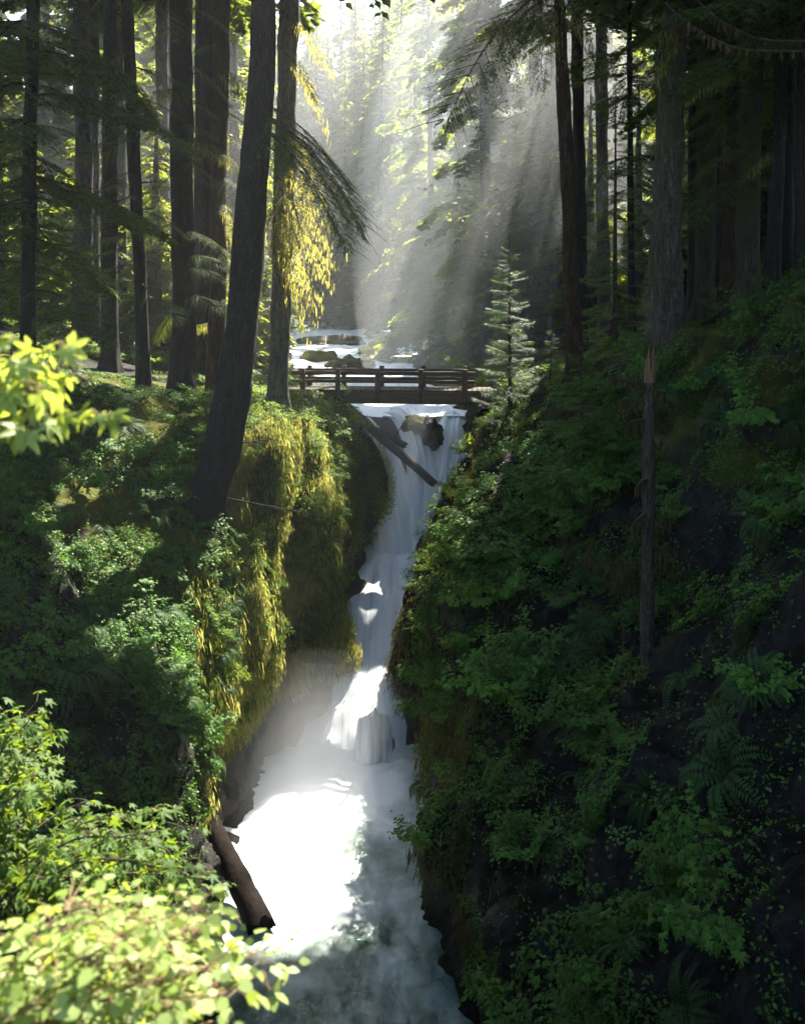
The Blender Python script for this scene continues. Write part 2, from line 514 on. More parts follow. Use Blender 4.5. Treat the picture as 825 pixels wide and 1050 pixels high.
RIGHT = {
    -14: [(15, -16.6), (16, -13), (17, -10), (18, -7), (20, -4), (23, -1), (28, 2), (50, 8), (140, 24)],
    0: [(9, -16.5), (9.8, -13), (10.6, -10), (11.8, -7), (13.5, -4), (16, -1), (22, 2), (45, 8), (140, 24)],
    10: [(5, -16.4), (5.8, -13.4), (6.6, -11), (7.8, -8.4), (9.5, -5), (12.5, -1), (18, 2.5), (40, 9), (140, 25)],
    16: [(3, -16.3), (4.0, -13.8), (5.0, -11.6), (6.5, -9), (8.8, -5), (12, -.6), (17, 2.6), (40, 9), (140, 25)],
    20: [(2.2, -16.2), (2.9, -14.2), (4.1, -12), (5.6, -9.8), (7.6, -6.8), (10.4, -2.6), (15, 1.6), (40, 9), (140, 25)],
    24: [(1.3, -16.1), (1.6, -14.5), (2.8, -12.6), (4.6, -11), (6.8, -8.8), (9.6, -4), (14, 1.2), (40, 9), (140, 25)],
    27: [(.75, -16), (.8, -14), (1.7, -12.4), (3.8, -11.5), (6.2, -10.4), (9.2, -4.6), (13.5, .8), (40, 9), (140, 25)],
    31: [(.9, -16), (.9, -13.6), (1.7, -11.7), (3.2, -10), (5.6, -7.8), (9.0, -4), (13.5, .6), (40, 9), (140, 25)],
    35: [(1.6, -16), (1.7, -14), (1.3, -12.2), (1.8, -9.8), (3.2, -7.6), (5.8, -5.2), (12.5, -.3), (40, 8), (140, 25)],
    38: [(-.1, -15.6), (.3, -13.6), (.5, -12), (1.2, -9.8), (2.1, -7.8), (3.6, -5.8), (11, -1.2), (40, 7), (140, 25)],
    42: [(.5, -13.1), (.9, -11.4), (1.5, -9.8), (2.1, -8.2), (2.8, -6.8), (3.6, -5.3), (10, -2), (40, 6), (140, 25)],
    46: [(1.7, -11.6), (2.3, -10), (2.8, -8.4), (3.2, -7), (3.6, -5.8), (4.2, -5.0), (10, -2.6), (40, 5), (140, 25)],
    48.5: [(2.9, -9.5), (3.1, -8.3), (3.3, -7.2), (3.5, -6.4), (3.7, -5.7), (4, -5.0), (10, -2.9), (40, 5), (140, 25)],
    51: [(3.1, -6.6), (3.2, -6.1), (3.3, -5.8), (3.5, -5.5), (3.9, -5.2), (4.8, -4.8), (10, -3), (40, 5), (140, 25)],
    60: [(1.9, -6.3), (2.2, -6.0), (2.6, -5.7), (3.0, -5.3), (3.8, -4.9), (5.2, -4.3), (12, -2), (40, 6), (140, 28)],
    80: [(.6, -6.2), (1.0, -5.9), (1.5, -5.6), (2.0, -5.3), (2.8, -4.8), (4.4, -4.2), (12, -1), (40, 8), (160, 26)],
    110: [(1.5, -6.0), (2, -5.7), (2.6, -5.4), (3.2, -5.1), (4.2, -4.6), (6, -4), (14, 0), (50, 12), (180, 30)],
    135: [(-3.5, -5.8), (-3, -5.5), (-2.4, -5.2), (-1.6, -4.9), (-.4, -4.4), (2, -3.8), (12, 1), (60, 14), (200, 34)],
    170: [(-22, -5.4), (-21.3, -5), (-20.5, -4.7), (-19.4, -4.2), (-17.6, -3.6), (-14, -2.8), (0, 4), (60, 18), (220, 38)],
    260: [(-108, -4), (-106, -3.4), (-104, -3), (-101, -2), (-97, 0), (-90, 4), (-60, 14), (20, 28), (260, 42)],
}
DS = np.concatenate([np.arange(-14, 14, 0.5), np.arange(14, 54, 0.2), np.arange(54, 100, 0.8), np.arange(100, 261, 3.0)])
SUB = [6, 12, 12, 12, 12, 14, 18, 18, 10]


def bed_level(d):
    return np.interp(d, [-14, 34, 38.5, 39.5, 46.3, 50, 51, 60, 260], [-17.5, -17.2, -15.6, -15.0, -12.4, -7.6, -7.0, -6.9, -5.4])


def edge(tab, d, k=0, j=0):
    ds = sorted(tab)
    return np.interp(d, ds, [tab[q][k][j] for q in ds])


def loft(tab, side):
    ds = np.array(sorted(tab), float)
    A = np.array([tab[q] for q in sorted(tab)])                # stations x 9 x 2
    C = np.empty((len(DS), 10, 2))
    for k in range(9):
        for j in range(2):
            v = np.interp(DS, ds, A[:, k, j])
            g = np.where((DS > 14) & (DS < 54), 1, 0)
            w = np.convolve(np.pad(v, 2, 'edge'), [.1, .2, .4, .2, .1], 'valid')
            C[:, k+1, j] = np.where(g > 0, w, v)
    mid = 0.5*(edge(LEFT, DS)+edge(RIGHT, DS))
    C[:, 0, 0] = mid-side*0.4
    C[:, 0, 1] = bed_level(DS)
    rows = []
    for i in range(len(DS)):
        pr = C[i]
        seg = []
        for k in range(9):
            t = np.linspace(0, 1, SUB[k], endpoint=False)[:, None]
            p0, p1, p2 = pr[max(k-1, 0)], pr[k], pr[k+1]
            p3 = pr[min(k+2, 9)]
            if k < 2 or k > 6:
                seg.append(p1+(p2-p1)*t)
            else:
                seg.append(0.5*((2*p1)+(-p0+p2)*t+(2*p0-5*p1+4*p2-p3)*t*t+(-p0+3*p1-3*p2+p3)*t**3))
        seg.append(pr[9:10])
        rows.append(np.concatenate(seg))
    G = np.array(rows)                                          # rows x U x 2
    V = np.stack([G[..., 0], np.repeat(DS[:, None], G.shape[1], 1), G[..., 1]], -1)
    return V


def grid_normals(V):
    du = np.gradient(V, axis=1)
    dv = np.gradient(V, axis=0)
    return unit(np.cross(dv, du))


def bank(name, tab, side, label):
    V = loft(tab, side)
    N_ = grid_normals(V)
    if N_[len(DS)//2, -20, 2] < 0:
        N_ = -N_
    u = np.arange(V.shape[1])
    wall = np.clip((u-SUB[0]*0.5)/SUB[0], 0, 1)*np.clip((V.shape[1]-1-u)/12, 0, 1)
    near = np.where(V[..., 1] < 60, 1.0, 1.6)
    under = np.clip(1-np.abs(N_[..., 2]), 0, 1)
    n1 = fbm(V*np.array([.45, .45, .3]), 4, 3+int(side))
    n2 = fbm(V*np.array([1.7, 1.7, 1.0]), 4, 31+int(side))
    rid = 1-np.abs(fbm(V*np.array([.9, .9, .35]), 3, 71))
    amp = 0.28+0.30*under
    camdamp = np.clip((np.abs(V[..., 1])-2)/8, 0.2, 1)
    disp = (n1*amp*1.1+n2*amp*0.42+(rid-.7)*0.5*under)*wall[None]*near*camdamp
    fine = 0.085*fbm(V*np.array([4.5, 4.5, 3.0]), 3, 91)*wall[None]*(V[..., 1] < 60)*(V[..., 1] > 6)
    if side < 0:
        disp = disp*(1-.85*np.clip((V[..., 1]-39)/2, 0, 1)*np.clip((50-V[..., 1])/2, 0, 1))
    else:
        disp = disp*(1+.7*np.clip((V[..., 0]-3)/2, 0, 1)*(V[..., 1] < 34))
    fine = fine*(1-.6*(side < 0)*(V[..., 1] > 39))
    V = V+N_*(disp+fine)[..., None]
    N2 = grid_normals(V)
    if N2[len(DS)//2, -20, 2] < 0:
        N2 = -N2
    nr, nu = V.shape[:2]
    i = np.arange(nr-1)[:, None]*nu
    j = np.arange(nu-1)[None]
    q = np.stack([i+j, i+j+1, i+nu+j+1, i+nu+j], -1).reshape(-1, 4)
    if side > 0:
        q = q[:, ::-1]
    mb = MB()
    mb.add(V.reshape(-1, 3), q)
    me = mb.mesh(name, smooth=True)
    dd, zz = V[..., 1], V[..., 2]
    if side < 0:
        moss = np.clip((dd-24)/5, 0, 1)*np.clip((47-dd)/5, 0, 1)*np.clip((zz+15)/2.5, 0, 1)*0.42
        moss = moss-0.25*np.clip((41-dd)/-3, 0, 1)
    else:
        moss = 0.10*np.clip((dd-20)/6, 0, 1)*np.clip((zz+14.6)/2, 0, 1)
    moss = moss+0.12*np.clip((zz+6)/1.0, 0, 1)
    rock = np.clip((0.75-N2[..., 2])*3, 0, 1)
    for nm, arr in (('moss', moss), ('rock', rock)):
        a = me.attributes.new(nm, 'FLOAT', 'POINT')
        a.data.foreach_set('value', arr.astype(np.float32).ravel())
    o = link(name, me, M['bank'])
    tag(o, label, 'riverbank', kind='structure')
    return V, N2


LV, LN = bank('left_bank', LEFT, -1, 'steep mossy left wall and bench of the gorge')
RV, RN = bank('right_bank', RIGHT, 1, 'steep shaded right slope of the gorge')


def ground_at(V, x, d):
    """height of the upper surface of a bank at (x, d)"""
    i = int(np.argmin(np.abs(DS-d)))
    row = V[i, SUB[0]:]
    k = int(np.argmin(np.abs(row[:, 0]-x)+0.02*np.abs(row[:, 2]-row[:, 2].max())))
    return row[k, 2]


def on_ground(x, d):
    mid = 0.5*(edge(LEFT, d)+edge(RIGHT, d))
    return ground_at(LV if x < mid else RV, x, d)


def sample(V, N_, n, cond, rng):
    """n points on a bank, spread by area among the cells that pass cond"""
    c = 0.25*(V[:-1, :-1]+V[1:, :-1]+V[:-1, 1:]+V[1:, 1:])
    a = np.linalg.norm(np.cross(V[1:, :-1]-V[:-1, :-1], V[:-1, 1:]-V[:-1, :-1]), axis=-1)
    nn = N_[:-1, :-1]
    u = np.arange(c.shape[1])[None]*np.ones((c.shape[0], 1))
    px, py = to_px(c)
    w = a*cond(c, nn, px, py, u)
    w = w.ravel()/w.sum()
    k = rng.choice(len(w), n, p=w)
    i, j = np.unravel_index(k, c.shape[:2])
    f = rng.random((n, 2, 1))
    p = (V[i, j]*(1-f[:, 0])*(1-f[:, 1])+V[i+1, j]*f[:, 0]*(1-f[:, 1])+V[i, j+1]*(1-f[:, 0])*f[:, 1]+V[i+1, j+1]*f[:, 0]*f[:, 1])
    return p, nn[i, j]


# ------------------------------------------------------------------ water
def sheet(name, V, mat, foam, label, uvs, cat='water'):
    nr, nu = V.shape[:2]
    i = np.arange(nr-1)[:, None]*nu
    j = np.arange(nu-1)[None]
    q = np.stack([i+j, i+j+1, i+nu+j+1, i+nu+j], -1).reshape(-1, 4)
    mb = MB()
    mb.add(V.reshape(-1, 3), q)
    me = mb.mesh(name, smooth=True)
    uv = me.uv_layers.new(name='flow')
    li = np.empty(len(me.loops), np.int32)
    me.loops.foreach_get('vertex_index', li)
    uv.data.foreach_set('uv', uvs.reshape(-1, 2)[li].astype(np.float32).ravel())
    a = me.attributes.new('foam', 'FLOAT', 'POINT')
    a.data.foreach_set('value', np.broadcast_to(foam, (nr, nu)).astype(np.float32).ravel())
    o = link(name, me, mat)
    return tag(o, label, cat, kind='structure')


def river_sheet(name, ds, level, mat, foam_fn, label, wave, over=0.9, nu=70, seed=5, shape=None):
    ds = np.asarray(ds)
    xl, xr = edge(LEFT, ds)-over, edge(RIGHT, ds)+over
    t = np.linspace(0, 1, nu)
    X = xl[:, None]*(1-t)+xr[:, None]*t
    Z = np.repeat(level(ds)[:, None], nu, 1)
    V = np.stack([X, np.repeat(ds[:, None], nu, 1), Z], -1)
    V[..., 2] += wave*fbm(np.stack([X*.9, V[..., 1]*.35, 0*X], -1), 4, seed)
    if shape is not None:
        V[..., 2] += shape(X, V[..., 1])
    arc = np.concatenate([[0], np.cumsum(np.linalg.norm(np.diff(V[:, nu//2], axis=0), axis=1))])
    uvs = np.stack([X, np.repeat(arc[:, None], nu, 1)], -1)
    return sheet(name, V, mat, foam_fn(X, V[..., 1]), label, uvs)


river_sheet('upper_river', np.concatenate([np.arange(50.6, 100, .35), np.arange(100, 262, 2.)]),
            lambda d: np.interp(d, [50, 52, 60, 80, 110, 135, 170, 262], [-6.35, -6.2, -6.12, -6.02, -5.8, -5.6, -5.2, -3.8]),
            M['river'], lambda X, D: 0.30+0.14*fbm(np.stack([X*.3, D*.12, 0*X], -1), 2, 9), 'white rapids of the river above the falls', 0.10, 0.6)
chute_x = lambda d: (np.interp(d, [35, 36.6, 38, 39, 42, 44.5, 47.6], [-4.6, -4.4, -3.2, -3.0, -3.0, -2.6, -2.0]),
                     np.interp(d, [35, 36.6, 38, 39, 42, 44.5, 47.6], [-.1, -.2, -.1, .1, .6, 1.3, 2.4]))


def cascade():
    ds = np.arange(35.4, 47.7, 0.1)
    t = np.linspace(0, 1, 60)
    xl, xr = chute_x(ds)
    X = (xl-.3)[:, None]*(1-t)+(xr+.3)[:, None]*t
    z = np.interp(ds, [35.4, 36.0, 36.8, 37.8, 38.6, 39.3, 40.5, 41.3, 42.4, 43.2, 44.6, 45.6, 47.6],
                  [-16.15, -15.95, -15.5, -14.9, -14.55, -14.3, -14.05, -13.5, -13.25, -12.8, -12.4, -11.9, -11.5])
    z = np.convolve(np.pad(z, 5, 'edge'), np.ones(11)/11, 'valid')
    V = np.stack([X, np.repeat(ds[:, None], 60, 1), np.repeat(z[:, None], 60, 1)], -1)
    V[..., 2] += 0.17*fbm(np.stack([X*.8, V[..., 1]*.5, 0*X], -1), 3, 12)-0.25*np.abs(t*2-1)**3
    arc = np.concatenate([[0], np.cumsum(np.linalg.norm(np.diff(V[:, 30], axis=0), axis=1))])
    sheet('lower_cascade', V, M['fall'], 0.26, 'white cascade pouring down the narrow chute into the pool',
          np.stack([X, np.repeat(arc[:, None], 60, 1)], -1))


cascade()


def pool_foam(X, D):
    t = np.clip((D-25.5)/8.0, 0, 1)
    left = np.clip((0.6-X)/4.5, 0, 1)
    return -0.13+0.54*t*(0.55+0.45*left)+0.18*left*np.clip((D-23)/6, 0, 1)


river_sheet('pool', np.arange(-13.5, 38.0, .18), lambda d: np.interp(d, [-14, 20, 36], [-16.4, -16.2, -16.0]),
            M['pool'], pool_foam, 'churning white and green pool at the foot of the falls', 0.10, 1.0, 90,
            shape=lambda X, D: 0.25*np.exp(-((D-36)/1.6)**2))


def ribbon(name, pts, widths, label, sag=0.35, nu=26, foam=0.22, seed=1):
    c = spline(pts, 60)
    w = np.interp(np.linspace(0, 1, 60), np.linspace(0, 1, len(widths)), widths)
    t = unit(np.gradient(c, axis=0))
    side = unit(np.cross(t, np.array([0, 0, 1.0]))*np.array([1, 1, 0])+np.array([1e-4, 0, 0]))
    side = np.where(side[:, :1] < 0, -side, side)*0.5+np.array([0.5, 0, 0])
    nrm = unit(np.cross(side, t))
    nrm = np.where(nrm[:, 2:3] < 0, -nrm, nrm)
    s = np.linspace(-1, 1, nu)
    V = c[:, None]+side[:, None]*(s[None, :, None]*w[:, None, None]*0.5)-nrm[:, None]*(sag*np.abs(s)**2.5)[None, :, None]
    V += nrm[:, None]*(0.12*fbm(np.stack([np.repeat(s[None]*3, 60, 0), np.linspace(0, 3, 60)[:, None]*np.ones(nu), np.zeros((60, nu))], -1), 3, seed))[..., None]
    arc = np.concatenate([[0], np.cumsum(np.linalg.norm(np.diff(c, axis=0), axis=1))])
    uvs = np.stack([s[None]*w[:, None]*.5, np.repeat(arc[:, None], nu, 1)], -1)
    return sheet(name, V, M['fall'], foam, label, uvs)


ribbon('waterfall', [(-1.9, 50.6, -6.35), (-1.4, 49.7, -6.8), (-.95, 48.7, -7.7), (-.45, 47.8, -9.2), (-.1, 47.0, -10.8), (0, 46.3, -11.9)],
       [1.0, 1.3, 1.7, 2.1, 2.4, 2.8], 'left strand of the waterfall below the fallen log', seed=2)
ribbon('waterfall', [(-.7, 51.6, -6.1), (-.2, 51.0, -6.0), (.35, 50.1, -6.55), (.85, 49.0, -7.6), (1.0, 48.0, -9.2), (.9, 47.1, -10.8), (.8, 46.6, -11.8)],
       [0.9, 1.0, 1.2, 1.4, 1.6, 1.8, 2.0], 'middle strand of the waterfall curving past the log', seed=3)
ribbon('waterfall', [(2.3, 51.6, -6.15), (2.25, 50.9, -6.2), (2.15, 49.8, -6.9), (1.95, 48.8, -8.2), (1.7, 47.8, -9.8), (1.4, 46.9, -11.5)],
       [1.7, 1.7, 1.8, 1.8, 1.9, 2.0], 'right strand of the waterfall against the right wall', seed=4)


# ------------------------------------------------------------------ boulders and logs
def boulder(name, c, size, label, seed, group=None, mat='bank', moss=0.0):
    n, m_ = 22, 32
    th = np.linspace(0.0, math.pi, n)[:, None]
    ph = np.linspace(0, 2*math.pi, m_, endpoint=False)[None]
    D = np.stack([np.sin(th)*np.cos(ph), np.sin(th)*np.sin(ph), np.cos(th)*np.ones_like(ph)], -1)
    r = 1+0.28*fbm(D*1.6+seed*7.3, 4, seed)+0.1*np.abs(fbm(D*4+seed, 3, seed+5))
    V = D*r[..., None]*np.asarray(size)
    i = np.arange(n-1)[:, None]*m_
    j = np.arange(m_)[None]
    q = np.stack([i+j, i+m_+j, i+m_+(j+1) % m_, i+(j+1) % m_], -1).reshape(-1, 4)
    mb = MB()
    mb.add(V.reshape(-1, 3), q)
    me = mb.mesh(name, smooth=True)
    for nm, v in (('moss', moss), ('rock', 1.0)):
        a = me.attributes.new(nm, 'FLOAT', 'POINT')
        a.data.foreach_set('value', np.full(len(V.reshape(-1, 3)), v, np.float32))
    o = link(name, me, M[mat], loc=c)
    return tag(o, label, 'rock', group)


boulder('boulder', (-.95, 36.3, -15.75), (.62, .55, .75), 'dark boulder veiled by thin water at the foot of the cascade', 3)
boulder('boulder', (.55, 50.2, -6.9), (.72, .7, .6), 'mossy rock between the strands at the lip of the falls', 4, moss=0.3)
boulder('boulder', (1.35, 49.6, -7.0), (.5, .6, .75), 'narrow dark rock splitting the right strand of the falls', 5, moss=0.1)
boulder('boulder', P(326, 369, 84), (1.5, 1.2, .75), 'broad mossy boulder in the rapids nearest the left shore', 6, moss=0.35)
boulder('boulder', P(352, 374, 77), (1.1, .9, .5), 'low flat boulder mid rapids behind the railing', 7, moss=0.2)
boulder('boulder', P(361, 373, 79), (.8, .7, .55), 'rounded boulder mid rapids touching the flat one', 8, moss=0.2)
boulder('boulder', P(375, 374, 77), (.7, .6, .35), 'smallest boulder in the rapids right of the others', 9, moss=0.1)
boulder('boulder', P(338, 353, 103), (3.2, 1.6, .8), 'long dark gravel hump at the head of the rapids', 10, moss=0.15)
boulder('boulder', P(388, 358, 96), (1.2, .9, .6), 'grey boulder under the right shore of the rapids', 11, moss=0.2)
boulder('boulder', P(207, 905, 28.2), (.6, .7, .9), 'wet rock at the waterline behind the leaning log', 12, moss=0.1)
ribbon('water_veil', [(-.95, 36.9, -14.75), (-.95, 36.2, -14.62), (-.95, 35.62, -14.95), (-.95, 35.3, -15.5), (-.95, 35.2, -16.1)],
       [1.0, 1.1, 1.2, 1.25, 1.3], 'thin veil of water over the dark boulder', 0.12, foam=0.02, seed=8)


def log_thing(name, a, b, ra, rb, label, mat, stubs=()):
    a, b = np.asarray(a, float), np.asarray(b, float)
    t = np.linspace(0, 1, 26)[:, None]
    path = a+(b-a)*t
    ln = np.linalg.norm(b-a)
    path = path+0.015*fbm(np.concatenate([t*3, t*0+1.5, t*0], 1), 2, 3)[:, None]*np.array([1, 0, 1])
    V, q = tube(path-a, np.linspace(ra, rb, 26), 18, 0.09, 5)
    V[-18:] += np.random.default_rng(4).normal(0, .07, (18, 1))*unit(b-a)
    mb = MB()
    mb.add(V, q)
    cap(mb, V[:18])
    cap(mb, V[-18:])
    for (s, dr, l, r) in stubs:
        p = (b-a)*s
        w, f = tube(p+np.linspace(0, 1, 5)[:, None]*np.asarray(dr)*l, np.linspace(r, r*.5, 5), 7, .1)
        mb.add(w, f)
        cap(mb, w[-7:])
    o = link(name, mb.mesh(name, True), M[mat], loc=a)
    return tag(o, label, 'log')


log_thing('fallen_log', P(203, 818, 30.3), P(268, 952, 26.6), .25, .34, 'thick dark log leaning from the left cliff into the pool', 'log',
          [(.35, (-.6, -.5, .5), .3, .05), (.7, (.7, -.4, .5), .25, .05)])
log_thing('fallen_log', (-2.5, 49.3, -5.75), (1.35, 46.9, -8.75), .24, .17, 'slim grey log lying slantwise across the waterfall', 'bark_grey',
          [(.5, (.5, -.3, .8), 1.1, .03)])
log_thing('fallen_log', (-3.6, 50.3, -5.7), (0.1, 48.3, -7.3), .2, .14, 'dark log jammed behind the slim grey log under the bridge', 'log')


# ------------------------------------------------------------------ footbridge
def box(mb, c, s, mi=0, rot=None, bev=0.012):
    """a box with chamfered long edges"""
    c, s = np.asarray(c, float), np.asarray(s, float)/2
    b = min(bev, s.min()*0.4)
    bm_v = []
    for ax in range(3):
        for sg in (-1, 1):
            o1, o2 = [k for k in range(3) if k != ax]
            for (a, d_) in ((-1, -1), (1, -1), (1, 1), (-1, 1)):
                p = np.zeros(3)
                p[ax] = sg*s[ax]
                p[o1] = a*(s[o1]-b)
                p[o2] = d_*(s[o2]-b)
                bm_v.append(p)
    V = np.array(bm_v)
    import bmesh
    bm = bmesh.new()
    for p in V:
        bm.verts.new(p)
    r = bmesh.ops.convex_hull(bm, input=bm.verts)
    bm.verts.ensure_lookup_table()
    bm.verts.index_update()
    W = np.array([v.co[:] for v in bm.verts])
    Fs = [[v.index for v in f.verts] for f in bm.faces]
    bm.free()
    if rot is not None:
        W = W@np.asarray(rot).T
    mb.add(W+c, [f for f in Fs if len(f) == 3], mi)


BR = thing('footbridge', 'wooden footbridge with log railings spanning the gorge above the falls', 'bridge', (-.7, 45.0, -4.47))
BR.rotation_euler = (0, 0, math.radians(-5))
BX0, BX1 = -4.3, 4.4


def part(name, mat, build, parent=BR):
    mb = MB()
    build(mb)
    return link(name, mb.mesh(name), M[mat], parent)


for yy in (-.62, .62):
    part('beam', 'timber', lambda mb: box(mb, (0.05, yy, -.27), (8.9, .32, .5)))
part('deck', 'timber', lambda mb: [box(mb, (x, 0, .025), (.19, 1.66, .07)) for x in np.arange(BX0, BX1, .2)])
for yy in (-.86, .86):
    for px in (313, 349, 389, 433, 477):
        x = (px-CX)/F*45.0+.7
        part('post', 'timber', lambda mb: box(mb, (x, yy, .22), (.2, .16, 1.42)))
    for z, h in ((.74, .17), (.40, .13)):
        s = 1 if yy < 0 else -1
        part('rail', 'timber', lambda mb: box(mb, (-.05, yy+s*.15, z), (7.6, .13, h)))
for x in (-4.3, 4.4):
    part('abutment', 'log', lambda mb: [box(mb, (x, 0, -.5-.28*k), (.7+.2*k, 2.2, .26)) for k in range(3)])

# ------------------------------------------------------------------ where the sun has to get through
LIT = [((-3.9, 33.5, -7), 2.6), ((-4.2, 34, -11), 1.8), ((-3.6, 31.5, -16), 2.0), ((-2.6, 38, -8.5), 1.6), ((-1.4, 4.6, -2.9), 1.1),
       ((-2.2, 7, -4.2), 1.5), ((-2.6, 10, -5.2), 1.5), ((-1.4, 4, -.4), .7), ((-3.6, 36, 2.2), 2.4), ((-3.8, 36, 5.5), 1.8), ((-3, 70, -6), 3.4),
       ((-5, 92, -6), 3.2), ((-7, 112, -5.8), 2.6), ((-3.7, 33.2, -5), 1.8), ((-4.4, 33, -12.8), 1.3), ((-3.0, 38.6, -6.4), 1.3), ((4.2, 42, -3), 1.2), ((4.1, 41.4, -.5), 1.0),
       ((-3.9, 44, -5), 1.5), ((-2.2, 29, -16), 1.6), ((-1.2, 33, -16), 1.6), ((-.2, 31, -16), 1.6), ((-.6, 34.6, -16), 1.4), ((-3.6, 27.6, -16), 1.4), ((1.2, 60, 0), 1.3), ((4.2, 63, 3), 1.5), ((-1.5, 62, 3), 1.1), ((7, 66, 4), 1.0), ((2.6, 70, 9), 1.5), ((.6, 48, -8.5), 1.3), ((-1.2, 38.5, -14), 1.2),
       ((-9, 54, 0), 2.6), ((-9, 55, 5), 2.6), ((-13, 57, 0), 2.8), ((-13, 57, 6), 2.8), ((-13, 58, 11), 2.6), ((-18, 60, 2), 3.0), ((-18, 60, 8), 3.0), ((-23, 63, 4), 3.0), ((-23, 64, 10), 3.0),
       ((10, 56, 3), 1.8), ((10, 57, 8), 1.8), ((13.5, 60, 3), 2.0), ((14, 61, 9), 2.0), ((16, 64, 14), 2.0),
       ((-2.6, 5.2, -3.4), 1.3), ((-3.2, 8.5, -4.0), 1.8)]
LT = np.array([p for p, r in LIT])
LR = np.array([r for p, r in LIT])


def in_sun_path(p):
    """True for points that stand between the sun and a place the photograph shows sunlit"""
    p = np.asarray(p, float)
    v = p[..., None, :]-LT
    al = v@S
    perp = np.linalg.norm(v-al[..., None]*S, axis=-1)
    return ((al > 2.0) & (perp < LR*(1+.25*fbm(p*.35, 2, 61))[..., None])).any(-1)


def open_sun_gaps(o, me_mats):
    """rebuild a crown without the sprays that stand in the open sun gaps between the trees"""
    me = o.data
    n = len(me.polygons)
    mw = np.array(o.matrix_world)
    V = np.empty(len(me.vertices)*3, np.float32)
    me.vertices.foreach_get('co', V)
    V = V.reshape(-1, 3)
    W = V@mw[:3, :3].T+mw[:3, 3]
    st = np.empty(n, np.int32); me.polygons.foreach_get('loop_start', st)
    mi = np.empty(n, np.int32); me.polygons.foreach_get('material_index', mi)
    lv = np.empty(len(me.loops), np.int32); me.loops.foreach_get('vertex_index', lv)
    bad = in_sun_path(W[lv[st]])
    if not bad.any():
        return
    if bad.mean() > .6 and 'group' in o.parent and 'misty' in o.parent['group']:
        for ch in list(o.parent.children)+[o.parent]:
            bpy.data.objects.remove(ch)
        return
    q = np.stack([lv[st+k] for k in range(4)], -1)[~bad]
    mi = mi[~bad]
    use, inv = np.unique(q, return_inverse=True)
    q = inv.reshape(-1, 4)
    mb = MB()
    mb.v, mb.n = [V[use]], len(use)
    for k in (0, 1):
        if (mi == k).any():
            mb.f.append((q[mi == k], k))
    if not mb.f:
        return
    m2 = mb.mesh('crown')
    for m in me_mats:
        m2.materials.append(m)
    o.data = m2


# ------------------------------------------------------------------ conifer boughs and trees
RH = np.array([[0, 0, 0], [.42, .5, 0.0], [1, 0, -.06], [.42, -.5, 0.0]])
RHF = np.array([[0, 1, 2, 3]])


def sprays(rng, L=3.0, nb=24, nt=11, droop=.35, tw=.15, ww=.05, simple=False, hang=0.25):
    """leaf frames (pos, dir, normal, length, width) and the wooden axis of one flat drooping bough along +x"""
    s = np.linspace(.10, 1, nb)
    ax = lambda q: np.stack([q*L*.94, .04*np.sin(q*5+rng.random()*6)*L*.5, L*(.10*q-droop*q**2)], -1)
    pos, dr, nr, ln, wd = [], [], [], [], []
    for sg in (-1, 1):
        b = ax(s+rng.normal(0, .012, nb))
        ln_b = L*(.36*np.sin(np.pi*np.clip(s*.86+.14, 0, 1))**.8+.05)*rng.uniform(.65, 1.15, nb)
        ang = np.radians(rng.uniform(46, 66, nb))*sg
        d0 = np.stack([np.cos(ang), np.sin(ang), rng.uniform(-.32, -.02, nb)], -1)
        if simple:
            pos.append(b); dr.append(d0); ln.append(ln_b); wd.append(ln_b*.34)
            nr.append(np.tile([0, 0, 1.0], (nb, 1))+rng.normal(0, .2, (nb, 3)))
            continue
        t = np.linspace(.12, 1.0, nt)
        for sg2 in (-1, 1):
            tt = t[None]+rng.normal(0, .02, (nb, nt))
            p = b[:, None]+d0[:, None]*(tt*ln_b[:, None])[..., None]
            p[..., 2] -= hang*(tt**2)*ln_b[:, None]
            a2 = ang[:, None]+np.radians(rng.uniform(32, 55, (nb, nt)))*sg2
            dd = np.stack([np.cos(a2), np.sin(a2), rng.uniform(-.55, .05, (nb, nt))], -1)
            pos.append(p.reshape(-1, 3)); dr.append(dd.reshape(-1, 3))
            l = (tw*(1.15-.6*tt)*rng.uniform(.7, 1.3, (nb, nt))).ravel()
            ln.append(l); wd.append(l*ww/.15)
            nr.append((np.array([0, 0, 1.0])+rng.normal(0, .28, (nb*nt, 3))))
    # twigs straight along the axis and the tip
    q = np.linspace(.15, 1, nb)
    pos.append(ax(q)); dr.append(np.tile([1.0, 0, -.3], (nb, 1))+rng.normal(0, .3, (nb, 3))); ln.append(np.full(nb, tw if not simple else L*.16))
    wd.append(np.full(nb, (tw if not simple else L*.16)*.35)); nr.append(np.tile([0, 0, 1.0], (nb, 1))+rng.normal(0, .3, (nb, 3)))
    pos, dr, nr, ln, wd = map(np.concatenate, (pos, dr, nr, ln, wd))
    Mx = frames(pos, dr, nr, ln, wd)
    V = (np.einsum('nij,kj->nki', Mx[:, :, :3], RH)+Mx[:, None, :, 3]).reshape(-1, 3)
    q = np.linspace(0, 1, 9)
    w, f = tube(ax(q), np.linspace(.028, .004, 9)*L/3, 4)
    # side twigs as thin wood
    W, Fw, off = [w], [f], len(w)
    if not simple:
        for sg in (-1, 1):
            for k in range(2, nb, 3):
                b0 = ax(s[k])
                e = b0+np.array([np.cos(.95)*1, np.sin(.95)*sg, -.25])*L*.24
                w2, f2 = tube(np.array([b0, (b0+e)/2+[0, 0, .02], e]), [.008*L/3, .006*L/3, .002], 3)
                W.append(w2); Fw.append(f2+off); off += len(w2)
    return V, np.concatenate(W), np.concatenate(Fw)


